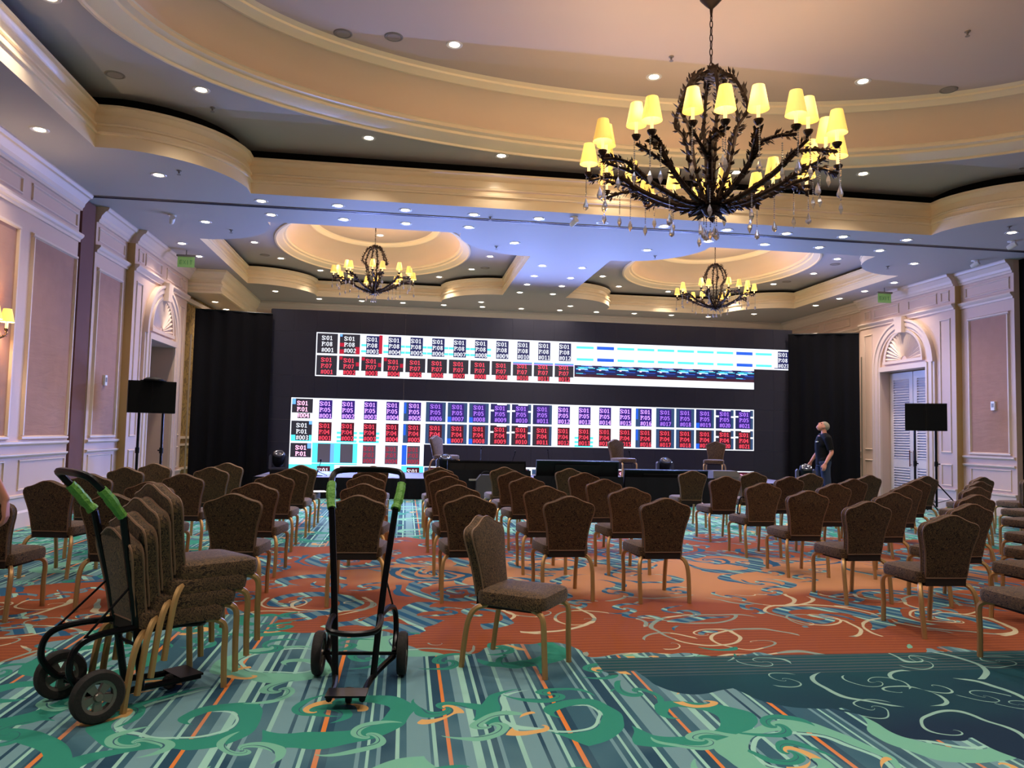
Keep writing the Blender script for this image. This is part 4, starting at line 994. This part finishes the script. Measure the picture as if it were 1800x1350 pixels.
ROWS = [('along the front edge of the folding-wall track', H1, [(-2.42,12.7),(-1.2,12.7),(-.11,12.72),(1.03,12.75),(2.14,12.76),(3.26,12.77),(4.36,12.76),(5.51,12.76),(6.62,12.76),(7.70,12.74),(8.91,12.7)]),
        ('just behind the folding-wall track', H1, [(-2.40,13.5),(-1.17,13.53),(-.10,13.56),(1.01,13.57),(5.49,13.57),(6.60,13.57),(7.70,13.56),(8.93,13.53)]),
        ('on the soffit in the left front corner', H1, [(-4.64,10.14),(-3.69,11.68)]),
        ('on the soffit in the right front corner', H1, [(10.3,11.86)]),
        ('along the left wall beyond the track', H1, [(-3.66,14.23),(-4.56,16.05),(-4.53,17.2)]),
        ('along the right wall beyond the track', H1, [(10.25,14.38),(11.07,16.24),(11.04,17.35),(11.02,18.43),(10.99,19.54)]),
        ('left on the beam between the rear domes', H1, [(1.98,14.5),(2.85,16.37),(2.86,17.5),(2.86,18.55),(2.84,19.66),(2.0,21.41)]),
        ('right on the beam between the rear domes', H1, [(4.61,14.5),(3.74,16.39),(3.73,17.53),(3.73,18.55),(3.72,19.68),(4.56,21.41)]),
        ('in the last row above the video wall', H1, [(-3.57,21.16),(-2.52,22.1),(-1.34,22.12),(-.18,22.15),(.99,22.2),(2.12,22.24),(3.27,22.26),(4.42,22.24),(5.54,22.27),(6.69,22.22),(7.85,22.23),(9.02,22.24),(10.07,21.36)]),
        ('around the big dome', H2, [(-3.78,8.3),(-2.78,10.3),(-.68,11.57),(1.38,11.92),(3.3,12.0),(5.3,11.92),(7.35,11.57),(9.35,10.3)]),
        ('inside the big dome', H3, [(.48,9.75),(3.30,10.15),(6.2,9.75)]),
        ('around the left rear dome', H2B, [(-3.51,17.84),(-3.17,19.4),(-2.35,20.65),(.78,20.75),(1.56,19.55),(1.87,18.0)]),
        ('around the right rear dome', H2B, [(5.03,19.6),(5.82,20.85),(7.40,21.25),(9.02,20.85),(9.75,19.5),(10.07,18.0),(9.76,16.4)]),
        ('inside the left rear dome', H3B, [(-.76,18.95)]),
        ('under the lowered corner beam at the left rear', 4.56, [(-4.82,20.0),(-4.82,21.2)])]
for where, z, pts in ROWS:
    far = where.startswith(('along the left', 'along the right', 'left on', 'right on', 'under'))
    for k, (x, y) in enumerate(pts):
        lab = 'small round recessed downlight %s' % where
        if len(pts) > 1: lab = 'recessed downlight %s, %s %s' % (where, ORD[k], 'from the camera' if far else 'from the left')
        downlight(x, y, z, lab, 'downlights '+where, on=not (where.startswith('along the front') and k == 5), w=.3 if where == 'around the big dome' and y > 11.8 else 1.0)
# downlights of the same grid nearer the camera, over and behind it
for k, (x, y, z) in enumerate([(-2.78,5.9,H2),(-.68,4.63,H2),(3.3,4.1,H2),(7.35,4.63,H2),(9.35,5.9,H2),(.48,6.45,H3),(3.3,6.05,H3),(6.2,6.45,H3)]+[(xx, yy, H1) for yy in (1.6, -2.4) for xx in (-3.2,1.1,5.5,9.8)]):
    downlight(x, y, z, 'recessed downlight of the %s over the camera, outside the photo' % ('%s place' % ORD[k]), 'downlights over the camera', w=3.2 if z == H1 else 1.5)
# round grilles, sprinklers and small fixtures on the ceiling
GRL = mat('speaker_mesh', (150,138,130), .7, bump=(400,.6))
for x, y, z, lab in ((-3.76,10.05,H2,'flat round ceiling speaker grille above the left front corner'),(-.94,9.72,H3,'round grille inside the big dome, leftmost one'),(-.30,9.69,H3,'pale round grille inside the big dome beside the leftmost one'),(7.53,9.77,H3,'round grille inside the big dome, right of the chandelier'),
                     (-3.50,19.1,H2B,'round grille beside the left rear dome, its left side'),(1.88,19.3,H2B,'round grille beside the left rear dome, its right side'),(10.0,16.9,H2B,'round grille beside the right rear dome, nearer the track'),(9.92,19.1,H2B,'round grille beside the right rear dome, farther back')):
    d = thing('ceiling_speaker', lab, 'ceiling speaker', (x, y, z), 0, 'ceiling speaker grilles'); MB().lathe([(0,-.006),(.085,-.008),(.09,-.003)], 22).obj('grille', GRL, d); MB().lathe([(.09,-.004),(.105,-.010),(.12,-.004),(.12,0)], 22).obj('rim', DARKT, d)
for k, (x, y, z, lab) in enumerate(((-3.33,11.41,H1,'left front corner of the soffit'),(-3.32,14.71,H1,'left soffit beyond the track'),(1.32,12.84,H1,'soffit beside the track, left of the middle'),(1.66,14.86,H1,'soffit between the rear domes, left one'),(4.92,14.94,H1,'soffit between the rear domes, right one'),(9.89,14.72,H1,'right soffit beyond the track'),(9.96,11.52,H1,'right front corner of the soffit'),(-2.77,10.86,H2,'big coffer, left side'),(9.61,10.84,H2,'big coffer, right side'),(3.34,9.55,H3,'big dome beside the chandelier chain'),(6.66,8.3,H3,'big dome at the upper right'))):
    d = thing('sprinkler', 'small brass sprinkler head on the '+lab, 'sprinkler', (x, y, z), 0, 'sprinkler heads'); MB().lathe([(.035,0),(.035,-.008),(.012,-.012),(.012,-.04),(0,-.042)], 10).obj('body', DARKT, d); MB().lathe([(0,-.06),(.028,-.058),(.028,-.062),(0,-.064)], 10).obj('deflector', DARKT, d)
for x, y, lab in ((-4.13,13.89,'left soffit beyond the track'),(2.71,12.55,'soffit before the track near the middle'),(11.2,13.85,'right soffit beyond the track'),(10.74,12.37,'right soffit before the track')):
    d = thing('ceiling_fixture', 'small white ceiling fixture on the '+lab, 'ceiling fixture', (x, y, H1), .4, 'small white ceiling fixtures'); MB().lathe([(.07,0),(.07,-.015),(.02,-.02),(.02,-.05),(0,-.05)], 12).obj('bracket', WHITE, d); MB().lathe([(0,-.08),(.04,-.08),(.05,0),(.045,.08),(0,.08)], 12, 0, Matrix.Translation((0,0,-.085)) @ Matrix.Rotation(1.2,4,'X')).obj('housing', WHITE, d, smooth=True); MB().lathe([(0,-.085),(.034,-.084),(.034,-.08)], 12, 0, Matrix.Translation((0,0,-.085)) @ Matrix.Rotation(1.2,4,'X')).obj('eye', BLKP, d)

# ---------------------------------------------------------------- small wall fittings
for P, y, lab in ((PL, 16.65, 'left'), (PR, 16.85, 'right')):
    p = P(y, H1-.26, .62); d = thing('exit_sign', 'pale green glass exit sign hanging beside the %s cornice' % lab, 'exit sign', (p[0], p[1], p[2]), 0, 'exit signs')
    MB().box(-.17,.17,-.004,.004,-.10,.12).obj('sign_plate', mat('green_acrylic', (120,160,96), .25, emit=(150,200,110), estr=.06), d)
    MB().box(-.19,.19,-.03,.03,.12,.16).obj('housing', GREY, d); MB().tube([(0,0,.16),(0,0,.262)], .012, 6).obj('hanger', GREY, d)
    g = MB()
    EX = {'E':[(0,1,.84,1),(0,1,.42,.58),(0,1,0,.16),(0,.22,0,1)],'X':None,'I':[(.36,.64,0,1)],'T':[(0,1,.84,1),(.38,.62,0,1)]}
    for k, ch in enumerate('EXIT'):
        x0 = -.13+k*.068
        if ch == 'X':
            for sg in (0, 1): g.add([(x0+(.05 if sg else 0),-.006,-.04),(x0+(.05 if sg else 0)+.012,-.006,-.04),(x0+(0 if sg else .05)+.012,-.006,.05),(x0+(0 if sg else .05),-.006,.05)], [(0,1,2,3)])
        else:
            for a, b_, c_, e_ in EX[ch]: g.quad((x0+a*.05,-.006,-.04+c_*.09),(x0+b_*.05,-.006,-.04+c_*.09),(x0+b_*.05,-.006,-.04+e_*.09),(x0+a*.05,-.006,-.04+e_*.09))
    g.obj('lettering', mat('exit_letters', (70,130,70), .4), d)
for P, y, lab in ((PL, 14.29, 'left'), (PR, 14.18, 'right')):
    d = thing('wall_control', 'white wall control box on the %s wallpaper panel' % lab, 'wall control', P(y, 2.21, .0), 0, 'white wall controls')
    s = 1 if lab == 'left' else -1
    MB().box(min(0,s*.045), max(0,s*.045), -.05, .05, -.09, .09).obj('box', WHITE, d); MB().box(min(s*.045,s*.05), max(s*.045,s*.05), -.03, .03, -.03, .05).obj('cover', GREY, d)
d = thing('wall_sconce', 'dark iron wall sconce with a lit shade at the left edge', 'sconce', PL(10.42, 2.62, .006))
MB().lathe([(0,-.02),(.09,-.02),(.07,.02),(0,.03)], 14, 0, Matrix.Rotation(PI/2,4,'Y')).obj('back_plate', IRON, d)
for s in (-1, 1):
    b = MB(); leafy(b, [tuple(q) for q in cat_path([(.02,0,-.02),(.10,s*.06,-.12),(.16,s*.14,-.06),(.16,s*.15,.02)], 4)], .010, 2, .04, 31+s); b.obj('arm', IRON, d)
    MB().lathe([(0,0),(.018,0),(.018,.11),(0,.11)], 8, 0, Matrix.Translation((.16,s*.15,.02))).obj('candle', CANDLE, d)
    MB().lathe([(.085,.10),(.05,.27)], 18, 0, Matrix.Translation((.16,s*.15,.0))).obj('lamp_shade', SHADES[2], d, smooth=True)
    light('sconce_light', 'POINT', (.16, s*.15, .17), 14, BULB_C, d, .03)
# things lying on chairs
d = thing('shoulder_bag', 'dark blue bag with a black strap on a chair right of the aisle', 'bag', (4.36, 9.20, .49), .2)
MB().prism([(-.11,0),(.11,0),(.10,.20),(-.10,.20)], -.05, .05).obj('bag_body', mat('navy_cloth', (24,34,70), .8), d); MB().tube(cat_path([(-.10,0,.19),(-.20,.02,.22),(-.22,.06,.04),(-.16,.1,.01)], 5), .009, 6).obj('strap', BLKP, d)
d = MB().box(-.11,.11,-.15,.15,0,.006).obj('paper_sheet', mat('white_paper', (235,235,235), .6)); d.location = (-1.28, 12.10, .492); d.rotation_euler = (0,0,.3); tag(d, 'white sheet of paper lying on a front row chair seat', 'paper')
# ---------------------------------------------------------------- people
SKIN = mat('skin', (206,140,116), .55, spec=.3)
def solid(name, mb, m, parent, vox, it=4):
    """join overlapping volumes into one continuous surface"""
    o = mb.obj(name, m, None); r = o.modifiers.new('remesh', 'REMESH'); r.mode = 'VOXEL'; r.voxel_size = vox; r.use_smooth_shade = True
    s = o.modifiers.new('smooth', 'SMOOTH'); s.factor = .5; s.iterations = it
    dg = bpy.context.evaluated_depsgraph_get(); me = bpy.data.meshes.new_from_object(o.evaluated_get(dg)); me.name = name
    old = o.data; bpy.data.objects.remove(o); bpy.data.meshes.remove(old)
    me.materials.clear(); me.materials.append(m)
    return link(name, me, parent)
def ball(mb, c, rx, ry, rz, T=None, n=16):
    prof = [(math.sin(PI*i/10), -math.cos(PI*i/10)) for i in range(11)]
    A = Matrix.Translation(c) @ (T or Matrix()) @ Matrix.Diagonal((rx, ry, rz, 1)); prof[0] = (.001, -1); prof[-1] = (.001, 1)
    mb.lathe(prof, n, 0, A, True, True)
def limb(mb, pts, rad, n=12):
    P = cat_path(pts, 4); k = len(pts)-1; R_ = []
    for i in range(len(P)):
        t = i/(len(P)-1)*k; a = min(int(t), k-1); R_.append(rad[a]+(rad[a+1]-rad[a])*(t-a))
    mb.tube(P, R_, n)
def hand(mb, wrist, d, side, curl, size=1.0):
    """palm and five fingers: d points from wrist to fingertips, side towards the thumb, curl is the direction the fingers bend"""
    w = Vector(wrist); d = Vector(d).normalized(); side = Vector(side); side = (side-d*side.dot(d)).normalized(); c = Vector(curl); c = (c-d*c.dot(d)-side*c.dot(side)).normalized()
    for k, (off, ln) in enumerate(((.030,.070),(.010,.080),(-.011,.074),(-.030,.058))):
        a = w+side*off*.55*size; kn = w+(d*.092+side*off)*size; m1 = kn+(d*ln*.50+c*ln*.22)*size; m2 = m1+(d*ln*.24+c*ln*.34)*size; tip = m2+(d*.05*ln+c*ln*.30)*size
        mb.tube([a, a*.5+kn*.5+c*.002, kn, m1, m2, tip], [x*size for x in (.016,.0155,.0115,.0100,.0088,.007)], 10)
    a = w+(d*.02+side*.022)*size; b = w+(d*.055+side*.052+c*.012)*size; e = w+(d*.088+side*.060+c*.026)*size; f = w+(d*.112+side*.052+c*.036)*size
    mb.tube([a, b, e, f], [x*size for x in (.016,.0135,.0115,.008)], 10)
def head_parts(mb, c, fdir, updir, s=1.0):
    """skull, jaw, nose, brow, ears around centre c facing fdir"""
    f = Vector(fdir).normalized(); u = Vector(updir); u = (u-f*u.dot(f)).normalized(); l = u.cross(f)
    B = Matrix((f, l, u)).transposed().to_4x4()
    at = lambda a, b, e: Vector(c)+f*a*s+l*b*s+u*e*s
    ball(mb, at(-.012,0,.03), .098*s, .076*s, .090*s, B); ball(mb, at(.022,0,-.035), .068*s, .062*s, .085*s, B); ball(mb, at(.050,0,-.085), .036*s, .040*s, .030*s, B)
    mb.tube([at(.082,0,.022), at(.098,0,-.005), at(.108,0,-.022)], [.010*s,.013*s,.014*s], 8); ball(mb, at(.075,0,.035), .016*s, .052*s, .012*s, B); ball(mb, at(.083,0,-.055), .012*s, .026*s, .011*s, B)
    for k in (-1, 1): ball(mb, at(-.005,k*.076,-.005), .020*s, .009*s, .032*s, B)
    return at, B
def person(name, label, loc, rz, arms, headc, hf, hu, cols, vox, hair, scale=1.0, badge=False):
    p = thing('person', label, 'person', loc, rz); p.scale = (scale,)*3
    b = MB()                                # forward is +X, the figure's left is +Y
    limb(b, [(0,0,.90),(0,0,1.02),(.015,0,1.18),(.01,0,1.34),(-.005,0,1.46)], [.13,.135,.13,.14,.11], 16)
    for s in (-1, 1): limb(b, [(0,s*.02,1.42),(-.005,s*.10,1.435),(-.01,s*.19,1.41)], [.085,.072,.058]); ball(b, (0,s*.075,.95), .115,.10,.13); ball(b, (.05,s*.06,1.30), .075,.10,.10)
    n0 = Vector((-.02,0,1.45)); hc = Vector(headc); limb(b, [n0, (n0+hc)/2+Vector((-.01,0,-.02)), hc+Vector((-.02,0,-.03))], [.064,.056,.055])
    at, B = head_parts(b, hc, hf, hu)
    for s, x0 in ((-1, .04), (1, -.05)): limb(b, [(0,s*.09,.93),(x0*.5+.02,s*.10,.70),(x0+.01,s*.105,.48),(x0-.02,s*.108,.28),(x0-.03,s*.11,.09)], [.092,.078,.056,.054,.038]); limb(b, [(x0-.06,s*.11,.045),(x0+.02,s*.115,.05),(x0+.14,s*.125,.035)], [.040,.042,.030])
    for a in arms: limb(b, [a[0], tuple((q+r)/2 for q, r in zip(a[0], a[1])), a[1], tuple((q+r)/2 for q, r in zip(a[1], a[2])), a[2]], [.050,.046,.042,.039,.029]); hand(b, a[2], a[3], a[4], a[5])
    solid('body', b, SKIN, p, vox)
    t = MB(); limb(t, [(0,0,.86),(0,0,1.02),(.02,0,1.18),(.012,0,1.34),(-.008,0,1.475)], [.152,.152,.147,.156,.10], 16)
    for s in (-1, 1): limb(t, [(0,s*.02,1.43),(-.005,s*.10,1.442),(-.01,s*.19,1.415)], [.09,.088,.082]); ball(t, (.05,s*.06,1.30), .088,.112,.112); ball(t, (0,s*.07,.95), .128,.112,.12)
    for a in arms: ball(t, a[0], .082,.082,.082); limb(t, [a[0], tuple(q+(r-q)*.45 for q, r in zip(a[0], a[1])), tuple(q+(r-q)*.82 for q, r in zip(a[0], a[1]))], [.082,.074,.070])
    limb(t, [(-.015,0,1.46),(-.015,0,1.505)], [.080,.071]); sh = solid('shirt', t, cols[0], p, max(vox, .010), 3)
    j = MB(); limb(j, [(0,0,.84),(0,0,.98)], [.147,.147], 16)
    for s, x0 in ((-1, .04), (1, -.05)): ball(j, (0,s*.075,.92), .128,.112,.12); limb(j, [(0,s*.088,.93),(x0*.5+.02,s*.10,.70),(x0+.01,s*.105,.48),(x0-.02,s*.108,.28),(x0-.03,s*.11,.09)], [.108,.094,.076,.074,.068])
    solid('trousers', j, cols[1], p, max(vox, .010), 3)
    for s, x0 in ((-1, .04), (1, -.05)):
        q = MB(); limb(q, [(x0-.075,s*.11,.05),(x0+.02,s*.115,.058),(x0+.16,s*.125,.042)], [.050,.054,.040]); q.box(x0-.12,x0+.19,s*.118-.045,s*.118+.045,0,.022); solid('shoe', q, cols[2], p, .010, 3)
    q = MB(); ball(q, at(-.022,0,.048), .102,.083,.088, B); hm = q
    ho = solid('hair', hm, hair, p, .010, 2)
    e = MB()
    for k in (-1, 1): ball(e, at(.074,k*.030,.012), .010,.014,.008, B, 8)
    e.obj('eyes', mat('eye_dark', (40,34,32), .3), p)
    if badge:
        q = MB(); q.add([(.178,.045,1.33),(.165,.10,1.335),(.163,.10,1.355),(.176,.045,1.352),(.15,.045,1.33),(.14,.10,1.335),(.14,.10,1.355),(.15,.045,1.352)], [(0,1,2,3),(7,6,5,4),(0,4,5,1),(2,6,7,3),(1,5,6,2),(0,3,7,4)]); q.obj('shirt_print', mat('print_white', (190,186,170), .7), sh)
    return p
BLKS = mat('black_shirt', (9,9,11), .9, spec=.2); JEAN = mat('blue_jeans', (32,44,70), .85, bump=(220,.3)); SHOE = mat('dark_shoe', (24,22,22), .5); GREYH = mat('grey_hair', (150,140,120), .85, bump=(120,.5)); DARKH = mat('dark_hair', (40,30,24), .85)
# man at the right, side on, looking up at the screen
person('person', 'man in black t-shirt and jeans looking up beside the right drape', (8.97, 15.65, 0), PI-.15,
       [((-.01,.205,1.40),(-.07,.245,1.13),(.05,.235,.90),(.30,.02,-1),(1,-.3,0),(-.2,-1,0)), ((-.01,-.205,1.40),(.02,-.25,1.13),(.17,-.235,.92),(.35,0,-1),(1,.3,0),(-.2,1,0))],
       (.015,0,1.655), (.64,0,.77), (-.77,0,.64), (BLKS, JEAN, SHOE), .010, GREYH, 1.045, True)
# figure at the left edge, only the hanging right arm reaches into the picture
person('person', 'standing figure at the left edge, only a bare forearm and hand in view', (-2.83, 5.12, 0), PI/2-.1,
       [((-.01,.205,1.41),(-.03,.27,1.14),(.03,.28,.90),(.1,0,-1),(1,0,0),(0,-1,0)), ((-.01,-.205,1.41),(-.03,-.335,1.17),(.03,-.43,.965),(.06,-.05,-1),(1,.2,0),(-.3,1,0))],
       (.03,0,1.66), (1,0,0), (0,0,1), (mat('grey_shirt', (70,72,78), .85), mat('dark_trousers', (34,34,38), .85), SHOE), .0065, DARKH, 1.0)
